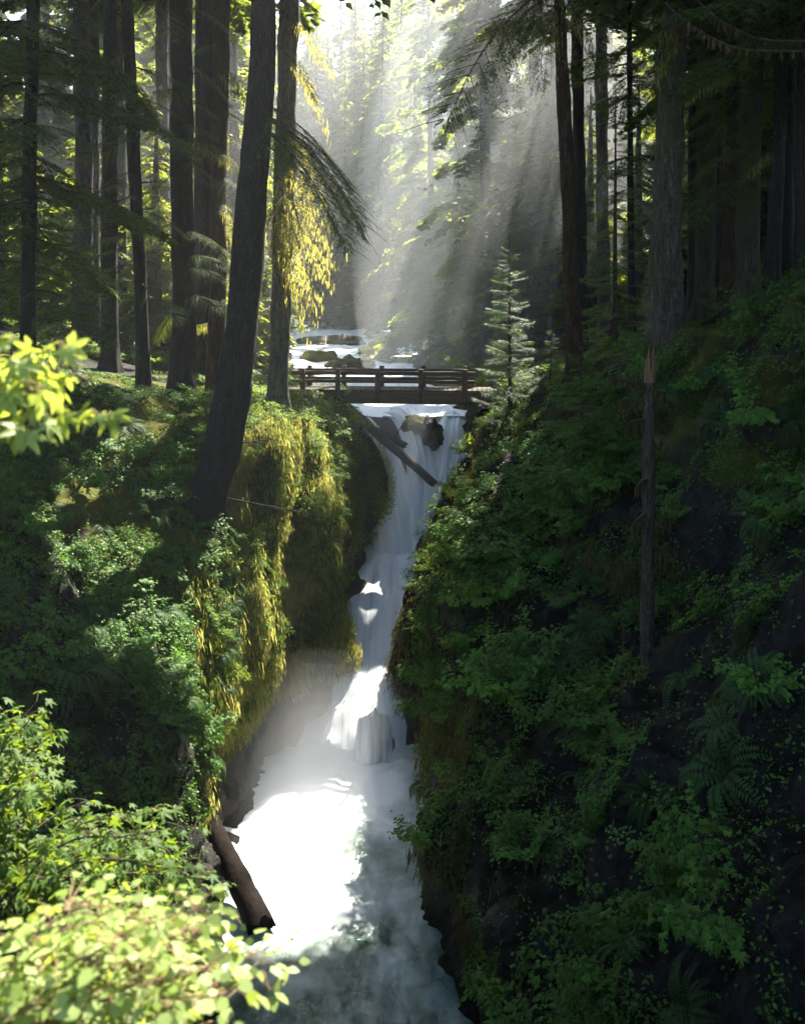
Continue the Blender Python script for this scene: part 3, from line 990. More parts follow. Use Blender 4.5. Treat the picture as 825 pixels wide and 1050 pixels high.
BOUGH = [sprays(R, 3.0, 26, 12, dp, .17, .052) for dp in (.28, .4, .5, .34)]
BOUGH_FINE = [sprays(R, 3.0, 36, 20, dp, .09, .027, hang=.32) for dp in (.36, .46)]
BOUGH_LO = [sprays(R, 3.0, 16, 6, dp, .30, .10) for dp in (.28, .42)]
BOUGH_FAR = [sprays(R, 3.0, 14, 4, dp, .42, .12) for dp in (.3, .45)]
BOUGH_FIR = [sprays(R, 1.0, 16, 9, dp, .07, .02, hang=.05) for dp in (-.02, .1)]


def add_bough(mb, tpl, base, az, tilt, scale, roll=0.0, moss=None, rng=R, mdens=20):
    V, W, Fw = tpl
    ca, sa, ct, st, cr, sr = math.cos(az), math.sin(az), math.cos(tilt), math.sin(tilt), math.cos(roll), math.sin(roll)
    Rz = np.array([[ca, -sa, 0], [sa, ca, 0], [0, 0, 1]])
    Ry = np.array([[ct, 0, -st], [0, 1, 0], [st, 0, ct]])
    Rx = np.array([[1, 0, 0], [0, cr, -sr], [0, sr, cr]])
    A = (Rz@Ry@Rx)*scale
    V2 = V@A.T+base
    mb.add(V2, np.arange(len(V2)).reshape(-1, 4), 0)
    mb.add(W@A.T+base, Fw, 1)
    if moss is not None:
        k = rng.integers(0, len(V2), int(mdens*scale*3))
        k = np.repeat(k, 7)
        p = V2[k]+rng.normal(0, .05, (len(k), 3))
        p = (V2[k]-base)*rng.uniform(.4, 1, (len(k), 1))+base+rng.normal(0, .03, (len(k), 3))
        strands(moss, p, rng, .12, .5, .012, .032)


ST = np.array([[0, -.5, 0], [.35, -.42, .03], [.72, -.26, -.02], [1, 0, .0], [.72, .26, .02], [.35, .42, -.03], [0, .5, 0]])
STF = np.array([[0, 1, 5, 6], [1, 2, 4, 5]])
STT = np.array([[2, 3, 4]])


def strands(mb, p, rng, l0, l1, w0, w1, mi=0, out=None):
    """strips of moss hanging straight down"""
    n = len(p)
    d = np.tile([0, 0, -1.0], (n, 1))+rng.normal(0, .12, (n, 3))
    if out is not None:
        d = d+out*rng.uniform(0, .35, (n, 1))
    nr = rng.normal(0, 1, (n, 3))*np.array([1, 1, .15])
    if out is not None:
        nr = nr*.5+out
    Mx = frames(p, d, nr, rng.uniform(l0, l1, n)*rng.uniform(.5, 1, n), rng.uniform(w0, w1, n))
    V = (np.einsum('nij,kj->nki', Mx[:, :, :3], ST)+Mx[:, None, :, 3]).reshape(-1, 3)
    off = (np.arange(n)*7)[:, None, None]
    mb.add(V, (STF[None]+off).reshape(-1, 4), mi)
    mb.f.append(((STT[None]+off).reshape(-1, 3)+mb.n-len(V), mi))


def trunk_mesh(path, rad, sides=20, flare=True, seed=0):
    path = spline(path, 70)
    t = np.linspace(0, 1, 70)
    r = np.interp(t, np.linspace(0, 1, len(rad)), rad)
    if flare:
        h = path[:, 2]-path[0, 2]
        r = r*(1+.55*np.exp(-h/0.7))
    V, q = tube(path, r, sides, .16, seed)
    if flare:
        W = V.reshape(70, sides, 3)
        th = np.linspace(0, 2*math.pi, sides, endpoint=False)
        k = np.exp(-(path[:, 2]-path[0, 2])/0.55)[:, None]*(.35*np.cos(th*5+seed)+.2*np.cos(th*3+2*seed))[None]
        V = (path[:, None]+(W-path[:, None])*(1+k[..., None])).reshape(-1, 3)
    return path, r, V, q


def conifer(label, pts, d, w0, w1, height, bark='bark_dark', z0=4.0, n=40, lmax=4.0, name='conifer_tree', group=None, low=(), lowmoss=False,
            crown_mat='needle', seed=0, flare=True, cat='tree', d1=None, stubs=0, prune=True, ztop_lo=11.0):
    """pts: pixels of the trunk from its foot upwards; it goes on growing above the frame to its full height"""
    rng = np.random.default_rng(1000+seed)
    pts = [P(a, b, d) for a, b in pts]
    foot = pts[0].copy()
    g = on_ground(foot[0], d)
    foot[2] = min(g-.3, foot[2]) if not flare else g-.3
    pts[0] = foot
    if flare and pts[1][2] < foot[2]+1:
        pts[1] = foot+(pts[-1]-foot)*.5
    up = unit(pts[-1]-pts[-2])
    top = pts[-1]+up*max(height-(pts[-1][2]-foot[2]), 2)
    mid = pts[-1]+(top-pts[-1])*.5
    path = np.array(pts+[mid, top])
    base = path[0].copy()
    o = thing(name, label, cat, base, group)
    vis = (pts[-1][2]-foot[2])/height
    ra, rb = w0/F*d/2, w1/F*d/2
    P0, r, V, q = trunk_mesh(path-base, [ra]*1+[ra+(rb-ra)*k/max(len(pts)-1, 1) for k in range(1, len(pts))]+[rb*.55, .02], seed=seed, flare=flare)
    mb = MB()
    mb.add(V, q)
    for k in range(stubs):
        i = rng.integers(4, 30)
        a = rng.uniform(0, 6.28)
        dr = np.array([math.cos(a), math.sin(a), rng.uniform(-.3, .2)])
        w, f = tube(P0[i]+dr*np.linspace(.5, rng.uniform(2, 5), 5)[:, None]*r[i], np.linspace(.035, .015, 5), 5)
        mb.add(w, f)
    link('trunk', mb.mesh('trunk', True), M[bark], o)
    cb, ms = MB(), MB()

    def at(z):
        k = int(np.argmin(np.abs(P0[:, 2]+base[2]-z)))
        return P0[k]
    ztop = P0[-1, 2]+base[2]
    zs = z0+(ztop-z0)*np.sort(rng.random(n))**1.0
    for z in zs:
        h = (z-z0)/(ztop-z0)
        L = lmax*(0.35+.9*math.sin(math.pi*min(1, (1-h)*.62+.12)))*rng.uniform(.6, 1.1)
        az = rng.uniform(0, 2*math.pi)
        p = at(z)
        tip = p+base+np.array([math.cos(az), math.sin(az), -.2])*L*.6
        tip2 = p+base+np.array([math.cos(az), math.sin(az), -.3])*L
        if prune and (in_sun_path(tip) or in_sun_path(tip2) or in_sun_path(p+base)):
            continue
        tp = BOUGH if z < ztop_lo else BOUGH_LO
        add_bough(cb, tp[rng.integers(len(tp))], p, az, rng.uniform(-.25, .15), L/3, rng.normal(0, .15))
    for (px, py, tx, ty, dd, mossy) in low:
        # a bough seen in the photograph: from the trunk near (px, py) to its tip at (tx, ty), dd metres nearer (-) or farther (+)
        a = at(P(px, py, d)[2])
        b = P(tx, ty, d+dd)-base
        v = b-a
        hz = math.hypot(v[0], v[1])
        az = math.atan2(v[1], v[0])
        L = math.hypot(hz, v[2])
        tp = BOUGH_FINE[rng.integers(2)]
        tilt = math.atan2(v[2], hz)+.24
        add_bough(cb, tp, a, az, tilt, L/3.0, rng.normal(0, .2), ms if mossy else None, rng, 10)
    if cb.n:
        link('crown', cb.mesh('crown'), [M[crown_mat], M['twig']], o)
    if ms.n:
        tag(link('hanging_moss', ms.mesh('hanging_moss'), M['moss_bough'], o), kind='stuff')
    return o


# left side, from the frame's edge to the river
def boughs(rng, x, ys, spread, d_sp=1.5, moss=0.0, y_drop=25):
    out = []
    for y in ys:
        sx = rng.choice([-1, 1])*rng.uniform(.5, 1)*spread
        out.append((x, y, x+sx, y+rng.uniform(.5, 1.5)*y_drop, rng.uniform(-d_sp, d_sp*.5), rng.random() < moss))
    return out


rg = np.random.default_rng(21)
conifer('dense dark conifer at the left edge with drooping boughs', [(28, 420), (30, 200), (34, 0)], 33, 15, 13, 34, z0=0, n=64, lmax=4.2, seed=1,
        low=boughs(rg, 30, range(-20, 330, 15), 75, 2.4))
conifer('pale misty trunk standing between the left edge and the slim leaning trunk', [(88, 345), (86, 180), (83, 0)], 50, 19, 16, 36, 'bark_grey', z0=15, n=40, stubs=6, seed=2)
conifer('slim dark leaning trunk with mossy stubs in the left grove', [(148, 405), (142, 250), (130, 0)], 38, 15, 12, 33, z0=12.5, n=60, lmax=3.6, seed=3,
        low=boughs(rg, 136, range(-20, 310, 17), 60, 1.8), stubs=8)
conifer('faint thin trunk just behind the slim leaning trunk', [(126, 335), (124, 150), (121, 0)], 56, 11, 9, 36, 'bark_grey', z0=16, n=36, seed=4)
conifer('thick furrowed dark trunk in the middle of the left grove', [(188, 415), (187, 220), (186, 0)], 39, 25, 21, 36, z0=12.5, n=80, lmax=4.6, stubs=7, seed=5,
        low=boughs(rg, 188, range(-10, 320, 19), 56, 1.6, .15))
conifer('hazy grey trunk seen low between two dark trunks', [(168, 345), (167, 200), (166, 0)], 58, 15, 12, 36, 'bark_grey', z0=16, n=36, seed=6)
conifer('dark trunk pressed against a reddish neighbour', [(208, 395), (212, 200), (214, 0)], 43, 16, 15, 35, z0=13, n=80, lmax=5, stubs=6, seed=7)
conifer('reddish brown trunk lit along its edge left of the curved tree', [(221, 402), (224, 200), (227, 0)], 41, 19, 16, 35, 'bark_red', z0=13, n=90, lmax=5.5, seed=8,
        low=boughs(rg, 222, range(40, 350, 24), 46, 1.3, .35))
conifer('tall curved tree bowing out from the cliff edge', [(196, 566), (212, 510), (229, 446), (246, 350), (257, 230), (265, 115), (271, 0)], 31.5, 46, 25, 36,
        'bark_dark', z0=12, n=120, lmax=6.5, seed=9, stubs=7, flare=False,
        low=[(264, 118, 378, 240, -.3, False), (264, 128, 366, 214, .5, False), (264, 140, 352, 236, -.8, False), (265, 105, 345, 168, .4, False), (268, 40, 330, 95, .8, False), (264, 122, 376, 226, -1.7, False), (264, 132, 360, 252, -1.3, False), (264, 112, 364, 190, -1.1, False)])
conifer('grey hazy trunk behind the curved tree with golden mossy boughs', [(284, 430), (290, 250), (295, 60), (297, 0)], 39, 22, 20, 36, 'bark_haze', crown_mat='needle_sunlit', z0=12.5, n=110, lmax=6.5, seed=10,
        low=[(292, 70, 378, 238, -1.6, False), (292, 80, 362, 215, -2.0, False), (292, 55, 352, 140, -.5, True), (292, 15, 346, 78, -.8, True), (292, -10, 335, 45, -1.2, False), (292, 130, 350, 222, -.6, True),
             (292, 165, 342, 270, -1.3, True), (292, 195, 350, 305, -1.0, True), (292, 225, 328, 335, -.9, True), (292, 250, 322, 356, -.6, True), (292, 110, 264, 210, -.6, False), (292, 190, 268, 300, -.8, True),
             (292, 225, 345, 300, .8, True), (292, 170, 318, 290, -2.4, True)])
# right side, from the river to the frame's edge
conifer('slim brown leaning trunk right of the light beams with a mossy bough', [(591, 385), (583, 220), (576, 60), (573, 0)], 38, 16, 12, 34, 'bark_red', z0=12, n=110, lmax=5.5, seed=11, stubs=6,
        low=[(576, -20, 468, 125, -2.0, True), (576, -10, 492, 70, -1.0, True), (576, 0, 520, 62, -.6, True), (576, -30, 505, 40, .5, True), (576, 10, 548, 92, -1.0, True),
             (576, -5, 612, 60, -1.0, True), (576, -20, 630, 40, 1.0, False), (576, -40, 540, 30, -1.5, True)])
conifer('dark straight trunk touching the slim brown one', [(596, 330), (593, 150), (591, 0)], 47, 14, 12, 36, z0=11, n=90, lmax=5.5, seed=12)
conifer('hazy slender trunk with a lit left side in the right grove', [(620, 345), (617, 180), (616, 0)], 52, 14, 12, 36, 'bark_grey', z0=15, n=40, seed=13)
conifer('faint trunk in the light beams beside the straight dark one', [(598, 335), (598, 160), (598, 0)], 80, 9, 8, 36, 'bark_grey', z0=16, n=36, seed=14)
conifer('pole thin trunk among bright green boughs', [(648, 350), (646, 180), (645, 0)], 44, 8, 5, 26, z0=2, n=34, lmax=2.4, seed=15)
conifer('stout lichen speckled trunk dominating the right grove', [(682, 372), (685, 200), (691, 0)], 36, 33, 27, 37, 'bark_lichen_lit', z0=11.5, n=64, lmax=4.4, seed=16, stubs=3,
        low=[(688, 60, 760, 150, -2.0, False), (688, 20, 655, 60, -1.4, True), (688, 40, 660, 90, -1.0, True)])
conifer('dark mossy trunk immediately right of the stout speckled one', [(722, 355), (724, 180), (726, 0)], 38, 21, 18, 36, 'bark_moss', z0=11, n=60, lmax=4.2, seed=17,
        low=boughs(rg, 724, range(10, 250, 28), 60, 2))
conifer('narrow trunk squeezed between the stout trunk and the mossy one', [(709, 345), (710, 180), (711, 0)], 45, 10, 9, 34, z0=10, n=36, seed=18)
conifer('shadowy reddish trunk with peeling bark', [(746, 345), (750, 180), (753, 0)], 37, 17, 14, 36, 'bark_red', z0=9.5, n=56, lmax=4.0, seed=19)
conifer('broad dark trunk behind the ferny slope on the right', [(764, 345), (768, 180), (772, 0)], 34, 24, 21, 37, 'bark_moss', z0=8.5, n=64, lmax=4.4, seed=20,
        low=boughs(rg, 768, range(70, 190, 22), 75, 2.5, .15))
conifer('dim trunk leaning left near the right edge', [(790, 300), (797, 160), (804, 0)], 33, 15, 13, 35, z0=8.5, n=56, lmax=4.2, seed=21,
        low=boughs(rg, 800, range(60, 180, 24), 70, 2.5, .2))
conifer('straight black trunk second from the right edge', [(806, 290), (808, 150), (810, 0)], 37, 12, 11, 35, z0=7, n=50, seed=22)
conifer('black trunk cut by the right edge of the view', [(822, 290), (823, 150), (825, 0)], 32, 16, 15, 36, z0=5, n=60, lmax=4.4, seed=23)
# trees rooted beyond the frame's right edge whose crowns roof the slope
for k, (x, d) in enumerate([(15.5, 26), (14.5, 31), (17, 37), (19, 30), (18, 44), (12.5, 43)]):
    q = np.array([x, d, on_ground(x, d)])
    a, b = to_px(q)
    conifer('tall dark conifer on the slope beyond the right edge', [(a, b), (a, b-150), (a, b-300)], d, 26*33/d, 22*33/d, 38, z0=7, n=72, lmax=4.8, seed=40+k,
            group='conifers on the upper right slope', ztop_lo=5)
for k, (x, d) in enumerate([(-14.5, 30), (-17, 38), (-12, 44), (-9, 48), (-20, 31), (-15, 52)]):
    q = np.array([x, d, on_ground(x, d)])
    a, b = to_px(q)
    conifer('tall dark conifer on the bench beyond the left grove', [(a, b), (a, b-150), (a, b-300)], d, 24*33/d, 20*33/d, 36, z0=6 if d < 40 else 14, n=72, lmax=4.6, seed=60+k,
            group='conifers on the upper left bench', ztop_lo=5)

for k, (x, d) in enumerate([(11.5, 12), (15, 6), (13, 19), (18, 14), (17, -3), (20, 22), (9, -9), (8.5, 3), (12, 0), (14, 10), (-13, 12), (-15, 20), (-12, 3)]):  # unseen conifers, added to darken the near banks
    rng = np.random.default_rng(300+k)
    H = 34
    q = np.array([x, d, on_ground(x, d)])
    o = thing('conifer_tree', 'tall unseen conifer added around the viewpoint to shade the near banks', 'tree', q, 'conifers around the viewpoint')
    V, f = tube(np.array([[0, 0, -1], [0, .1, H*.4], [.1, 0, H]]), [.5, .36, .02], 12, .1, k)
    mb = MB()
    mb.add(V, f)
    link('trunk', mb.mesh('trunk', True), M['bark_dark'], o)
    cb = MB()
    for z in np.linspace(4 if x > 0 else 7, H*.99, 110):
        p = np.array([0, 0, z])
        az = rng.uniform(0, 6.28)
        L = 5.2*(1.02-z/H)**.55*rng.uniform(.6, 1.1)
        e = q+p+np.array([math.cos(az), math.sin(az), -.2])*L
        if in_sun_path(e) or in_sun_path((e+q+p)/2):
            continue
        if abs(e[0]) < .42*e[1]+.3 and e[2] < .29*e[1]+.8 and e[1] > 0:
            continue
        add_bough(cb, BOUGH_LO[rng.integers(2)], p, az, rng.uniform(-.3, .1), L/3, rng.normal(0, .15))
    link('crown', cb.mesh('crown'), [M['needle'], M['twig']], o)


# young firs: straight stem, whorls of level boughs
def young_fir(label, foot_px, top_px, d, width, n_whorl, seed, mat='needle_young', droop=0.0):
    rng = np.random.default_rng(seed)
    a, b = P(*foot_px, d), P(*top_px, d)
    o = thing('young_fir', label, 'tree', a)
    V, q = tube(np.array([[0, 0, -.4], (b-a)*.5, b-a]), [.075*width/1.2+.02, .045*width/1.2, .008], 7)
    mb = MB()
    mb.add(V, q)
    link('trunk', mb.mesh('trunk', True), M['twig'], o)
    cb = MB()
    H = (b-a)[2]
    for k in range(n_whorl*7):
        h = 1-((k/7+rng.uniform(0, .8))/n_whorl)
        h = min(max(h, .02), .97)
        L = width*(1-h)**.6*rng.uniform(.65, 1.12)+.08
        az = rng.uniform(0, 6.28)
        add_bough(cb, BOUGH_FIR[rng.integers(2)], (b-a)*h, az, (.22*h-droop+rng.normal(0, .2)), L, rng.normal(0, .15))
    add_bough(cb, BOUGH_FIR[0], (b-a)*.93, 0, math.pi/2, .07*H)
    link('crown', cb.mesh('crown'), [M[mat], M['twig']], o)
    return o


young_fir('young pale green fir catching sunlight at the right end of the bridge', (523, 440), (522, 240), 41, 1.45, 19, 3)
young_fir('young bluish fir with level boughs in shade beside the slim brown trunk', (598, 500), (594, 350), 33, 1.75, 10, 4, 'leaf_shade', .12)
young_fir('thin dark spire of a young fir in the right grove', (630, 375), (631, 85), 41, 1.9, 15, 5, 'needle', .35)
young_fir('small fir under the leaning brown trunk', (562, 430), (566, 335), 40, .8, 10, 6)

# broken snag
sn = P(663, 742, 26.4)
snag = thing('broken_snag', 'broken dead trunk with torn orange top standing on the dark slope', 'tree', (sn[0], sn[1], sn[2]))
pth = [np.array([0, 0, -.5]), P(664, 560, 27)-sn, P(666, 388, 27)-sn]
mb = MB()
pp, rr, V, q = trunk_mesh(np.array(pth), [.19, .165, .15], 16, False, 8)
mb.add(V, q)
link('trunk', mb.mesh('trunk', True), M['bark_snag'], snag)
mb = MB()
top = pp[-1]
for k in range(9):
    a = k*.7
    hh = [.95, .8, .5, .62, .3, .72, .9, .4, .6][k]
    c = top+np.array([math.cos(a)*.085, math.sin(a)*.085, -.1])
    w, f = tube(np.array([c, c+[0, 0, hh*.6], c+[.01, 0, hh]]), [.07, .05, .006], 5)
    mb.add(w, f)
link('torn_top', mb.mesh('torn_top', True), M['raw'], snag)['label'] = 'splintered orange wood at the broken top'
for (y, tx, ty) in ((397, 628, 388), (432, 640, 434), (445, 686, 452), (490, 652, 500), (525, 648, 540), (560, 680, 566), (415, 634, 410), (605, 642, 590), (400, 680, 402)):
    s0 = P(665, y, 27)-sn
    e = P(tx, ty, 26.7)-sn
    mb = MB()
    pa = spline([s0, (s0+e)/2+[0, 0, .05], e], 8)
    w, f = tube(pa, np.linspace(.05, .022, 8), 6, .2)
    mb.add(w, f)
    strands(mb, pa[R.integers(1, 8, 60)]+R.normal(0, .02, (60, 3)), R, .12, .5, .04, .09, 1)
    link('branch', mb.mesh('branch'), [M['twig'], M['moss_dark']], snag)

# bare mossy branches reaching in at the top right, from the leaning tree near the right edge
br = thing('mossy_branch', 'long bare branch hung with brown moss at the upper right', 'branch', P(840, 55, 29))
o0 = P(840, 55, 29)
for pts in ([(840, 42), (780, 40), (740, 22), (716, 2)], [(840, 52), (760, 50), (715, 30), (680, 2)]):
    mb = MB()
    pa = spline([P(a, b, 29)-o0 for a, b in pts], 24)
    w, f = tube(pa, np.linspace(.05, .015, 24), 6, .2)
    mb.add(w, f)
    link('branch', mb.mesh('branch', True), M['twig'], br)
    mb = MB()
    strands(mb, pa[R.integers(0, 18, 260)]+R.normal(0, .02, (260, 3)), R, .1, .4, .03, .07)
    tag(link('hanging_moss', mb.mesh('hanging_moss'), M['moss_dark'], br), kind='stuff')


# ------------------------------------------------------------------ distant forest: a few trees copied
def far_proto(seed, H, lmax, n, z0):
    rng = np.random.default_rng(seed)
    o = thing('conifer_tree', 'hazy conifer in the misty forest beyond the bridge', 'tree', (0, 0, 0), 'misty conifers beyond the bridge')
    V, q = tube(np.array([[0, 0, -1], [0, .1, H*.4], [.1, 0, H]]), [.42, .3, .02], 10, .1, seed)
    mb = MB()
    mb.add(V, q)
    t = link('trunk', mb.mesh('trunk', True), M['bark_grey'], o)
    cb = MB()
    for z in z0+(H-z0)*np.linspace(0, .99, n)**.9:
        h = z/H
        L = lmax*(1.05-h)**.7*rng.uniform(.65, 1.1)
        add_bough(cb, BOUGH_FAR[rng.integers(2)], np.array([0, 0, z]), rng.uniform(0, 6.28), rng.uniform(-.3, .05), L/3, rng.normal(0, .15))
    c = link('crown', cb.mesh('crown'), [M['needle_far'], M['twig']], o)
    return o


def copy_tree(o):
    c = o.copy()
    COL.objects.link(c)
    for ch in o.children:
        k = ch.copy()
        COL.objects.link(k)
        k.parent = c
    return c


protos = [far_proto(101, 34, 4.6, 130, 1.5), far_proto(102, 40, 5.0, 140, 5), far_proto(103, 27, 4.2, 120, .5), far_proto(104, 12, 2.6, 70, .2)]
used = set()
spots = []
rf = np.random.default_rng(5)
# chosen trees that frame the light beams, then a scatter
spots += [(5.2, 66, 1), (8.5, 60, 0), (2.4, 88, 1), (6.5, 80, 0), (9.5, 74, 1), (3.6, 104, 1), (8, 98, 0), (13, 66, 1), (12, 84, 0), (-1, 126, 1), (4.5, 122, 0),
          (-13, 62, 1), (-11, 70, 2), (-14, 78, 0), (-15, 92, 1), (-17, 106, 0), (-20, 68, 1), (-22, 84, 0), (-10, 57, 3), (-8.6, 63, 3), (3.8, 74, 3), (-12, 80, 3), (4.6, 90, 3),
          (-9.3, 52.5, 3), (-12.4, 54, 3), (-15.2, 56, 3), (-11, 57.5, 3), (-17.6, 58.5, 3), (-20.5, 60, 3), (-14.2, 61.5, 3), (-23, 62, 3), (-9.2, 60, 3), (9.6, 54.5, 3), (12.4, 57.5, 3), (14.8, 60.5, 3), (10.4, 61, 3),
          (-3, 122, 1), (-7.5, 142, 0), (-2, 138, 1), (-11, 150, 1), (-5, 156, 0), (0, 148, 0), (-14.5, 164, 1), (-9, 168, 1)]
tries = 0
while len(spots) < 116 and tries < 6000:
    tries += 1
    d = rf.uniform(56, 165)
    x = rf.uniform(-.42, .42)*d*1.15
    l, r_ = edge(LEFT, d)-2.5, edge(RIGHT, d)+2.5
    if l < x < r_:
        continue
    if -.115*d < x < -.02*d+1 and d < 108 and rf.random() < .8:
        continue
    tz = np.array([[x, d, h] for h in range(0, 34, 2)], float)
    if (np.linalg.norm(np.cross(tz-np.array([-3.2, 32.5, -16.0]), S), axis=1) < 2.4).any():
        continue
    if min(math.hypot(x-a, d-b) for a, b, _ in spots) < 3.4:
        continue
    z = on_ground(x, d)
    spots.append((x, d, int(rf.choice([0, 0, 1, 1, 2, 3]))))
for (x, d, k) in spots:
    o = protos[k] if k not in used else copy_tree(protos[k])
    used.add(k)
    o.location = (x, d, on_ground(x, d)-.2)
    o.rotation_euler = (rf.normal(0, .02), rf.normal(0, .02), rf.uniform(0, 6.28))
    s = rf.uniform(.82, 1.15)
    o.scale = (s, s, s*rf.uniform(.95, 1.1))
for (px, py, d, sd, lm, lab) in ((470, 372, 84, 201, 7.5, 'huge misty conifer in the light beams with long drooping boughs'), (548, 372, 66, 202, 6.5, 'tall conifer behind the young fir crossed by slanting light beams'),
                                 (372, 345, 135, 203, 7.5, 'palest conifer closing the valley above the river'), (425, 352, 112, 204, 6.5, 'misty conifer on the right shore at the head of the rapids')):
    rng = np.random.default_rng(sd)
    q = P(px, py, d)
    q[2] = on_ground(q[0], d)
    H = 38
    o = thing('conifer_tree', lab, 'tree', q)
    V, f = tube(np.array([[0, 0, -1], [0, .1, H*.4], [.1, 0, H]]), [.55, .38, .02], 12, .1, sd)
    mb = MB()
    mb.add(V, f)
    link('trunk', mb.mesh('trunk', True), M['bark_grey'], o)
    cb = MB()
    for z in np.linspace(1.5, H*.99, 150):
        L = lm*(1.02-z/H)**.55*rng.uniform(.6, 1.1)
        add_bough(cb, BOUGH_LO[rng.integers(2)], np.array([0, 0, z]), rng.uniform(0, 6.28), rng.uniform(-.35, .0), L/3, rng.normal(0, .15))
    link('crown', cb.mesh('crown'), [M['needle_far'], M['twig']], o)
for k in range(46):
    d = rf.uniform(146, 182)
    x = -27+30*(k % 23)/23+rf.uniform(-.8, .8)
    o = copy_tree(protos[k % 2])
    o.location = (x, d, on_ground(x, d)-.3)
    o.rotation_euler = (0, 0, rf.uniform(0, 6.28))
    s = rf.uniform(1.05, 1.3)
    o.scale = (s, s, s)
    o['label'] = 'very pale conifer closing the valley at the far end'
    o['group'] = 'pale conifers at the far end of the valley'
for k in range(26):
    d = rf.uniform(50, 90)
    x = d*rf.uniform(.30, .46)
    o = copy_tree(protos[k % 3])
    o.location = (x, d, on_ground(x, d)-.3)
    o.rotation_euler = (0, 0, rf.uniform(0, 6.28))
    o['label'] = 'shadowy conifer in the wood behind the right grove'
    o['group'] = 'conifers behind the right grove'
for k in range(40):
    d = rf.uniform(101, 140)
    x = -d*rf.uniform(.125, .46)
    o = copy_tree(protos[k % 3])
    o.location = (x, d, on_ground(x, d)-.3)
    o.rotation_euler = (0, 0, rf.uniform(0, 6.28))
    s = rf.uniform(.95, 1.2)
    o.scale = (s, s, s)
    o['label'] = 'dim conifer deep in the wood behind the left grove'
    o['group'] = 'conifers deep behind the left grove'
bpy.context.view_layer.update()
for o in [o for o in list(COL.objects) if o.name.split('.')[0] == 'crown' and o.parent and o.parent.name.startswith('conifer') and o.parent.location.y < 120]:
    open_sun_gaps(o, [o.data.materials[0], o.data.materials[1]])

# ------------------------------------------------------------------ understory plants
LEAF = np.array([[0, 0, 0], [.3, .34, .03], [.7, .26, -.02], [1, 0, -.10], [.7, -.26, -.02], [.3, -.34, .03]])
LEAFF = np.array([[0, 1, 2, 3, 4, 5]])


def maple_leaf():
    """five pointed lobes round a centre, tips drooping"""
    ang = [180, 152, 124, 110, 96, 82, 66, 54, 42, 28, 14, 0]
    rad = [.10, .38, .50, .66, .50, .34, .66, .90, .62, .40, .70, 1.05]
    lift = [0, 0, 0, -.05, 0, .07, 0, -.05, 0, .07, 0, -.05]
    out = []
    for s, seq in ((1, range(12)), (-1, range(10, 0, -1))):
        for k in seq:
            t = math.radians(ang[k])*s
            out.append((math.cos(t)*rad[k], math.sin(t)*rad[k], -.24*rad[k]**2+lift[k]))
    V = np.array(out+[(0, 0, .03)])
    n = len(out)
    V[:, 0] += .12
    return V*.78, np.array([[k, (k+1) % n, n] for k in range(n)])


MAPLE, MAPLEF = maple_leaf()


def shrub_mesh(name, rng, n_stem, L, n_leaf, leaf, tpl=None, spread=1.0, layer=.5, lw=1.0):
    """stems arching out from one root with leaves along layered twigs: slot 0 leaves, slot 1 stems"""
    T, TF = tpl or (LEAF, LEAFF)
    mb = MB()
    pos, dr, nr = [], [], []
    for k in range(n_stem):
        az = rng.uniform(0, 6.28)
        l = L*rng.uniform(.6, 1.1)
        out = np.array([math.cos(az), math.sin(az), 0])*spread*rng.uniform(.4, 1)
        pa = spline([[0, 0, -.1], out*l*.3+[0, 0, l*.5], out*l*.85+[0, 0, l*.72]+rng.normal(0, .08, 3)*L], 10)
        w, f = tube(pa, np.linspace(.014, .004, 10)*max(L, .6), 4)
        mb.add(w, f, 1)
        for j in range(4, 10):
            for sg in (-1, 1):
                a2 = az+sg*rng.uniform(.5, 1.3)
                tw = l*rng.uniform(.15, .38)
                d2 = np.array([math.cos(a2), math.sin(a2), rng.uniform(-.15, .25)])
                m_ = max(2, int(n_leaf/(n_stem*12)+rng.random()))
                q = np.linspace(.25, 1, m_)
                pos.append(pa[j]+d2*(q*tw)[:, None]+rng.normal(0, .03, (m_, 3)))
                an = a2+np.where(np.arange(m_) % 2, 1, -1)*rng.uniform(.4, 1.1, m_)
                dr.append(np.stack([np.cos(an), np.sin(an), rng.uniform(-.55, .1, m_)], -1))
                nr.append(np.array([0, 0, 1.0])+rng.normal(0, 1-layer, (m_, 3))*.6)
    pos, dr, nr = map(np.concatenate, (pos, dr, nr))
    sz = leaf*rng.uniform(.6, 1.25, len(pos))
    mb.many(T, TF, frames(pos, dr, nr, sz, sz*lw))
    return mb.mesh(name)


def fern_mesh(name, rng, n=16, L=.9):
    mb = MB()
    for k in range(n):
        az = 2*math.pi*k/n+rng.normal(0, .2)
        l = L*rng.uniform(.7, 1.1)
        o = np.array([math.cos(az), math.sin(az), 0])
        pa = spline([[0, 0, 0], o*l*.35+[0, 0, l*.42], o*l*.75+[0, 0, l*.38], o*l+[0, 0, l*.08]], 22)
        w, f = tube(pa, np.linspace(.006, .002, 22), 3)
        mb.add(w, f, 1)
        t = unit(np.gradient(pa, axis=0))
        sd = unit(np.cross(t, [0, 0, 1.0]))
        up = np.cross(sd, t)
        ll = l*.17*np.sin(np.pi*np.linspace(.12, .98, 22))**.7
        for sg in (-1, 1):
            mb.many(RH, RHF, frames(pa, sd*sg+t*.25-np.array([0, 0, .12]), up, ll, ll*.34))
    return mb.mesh(name)


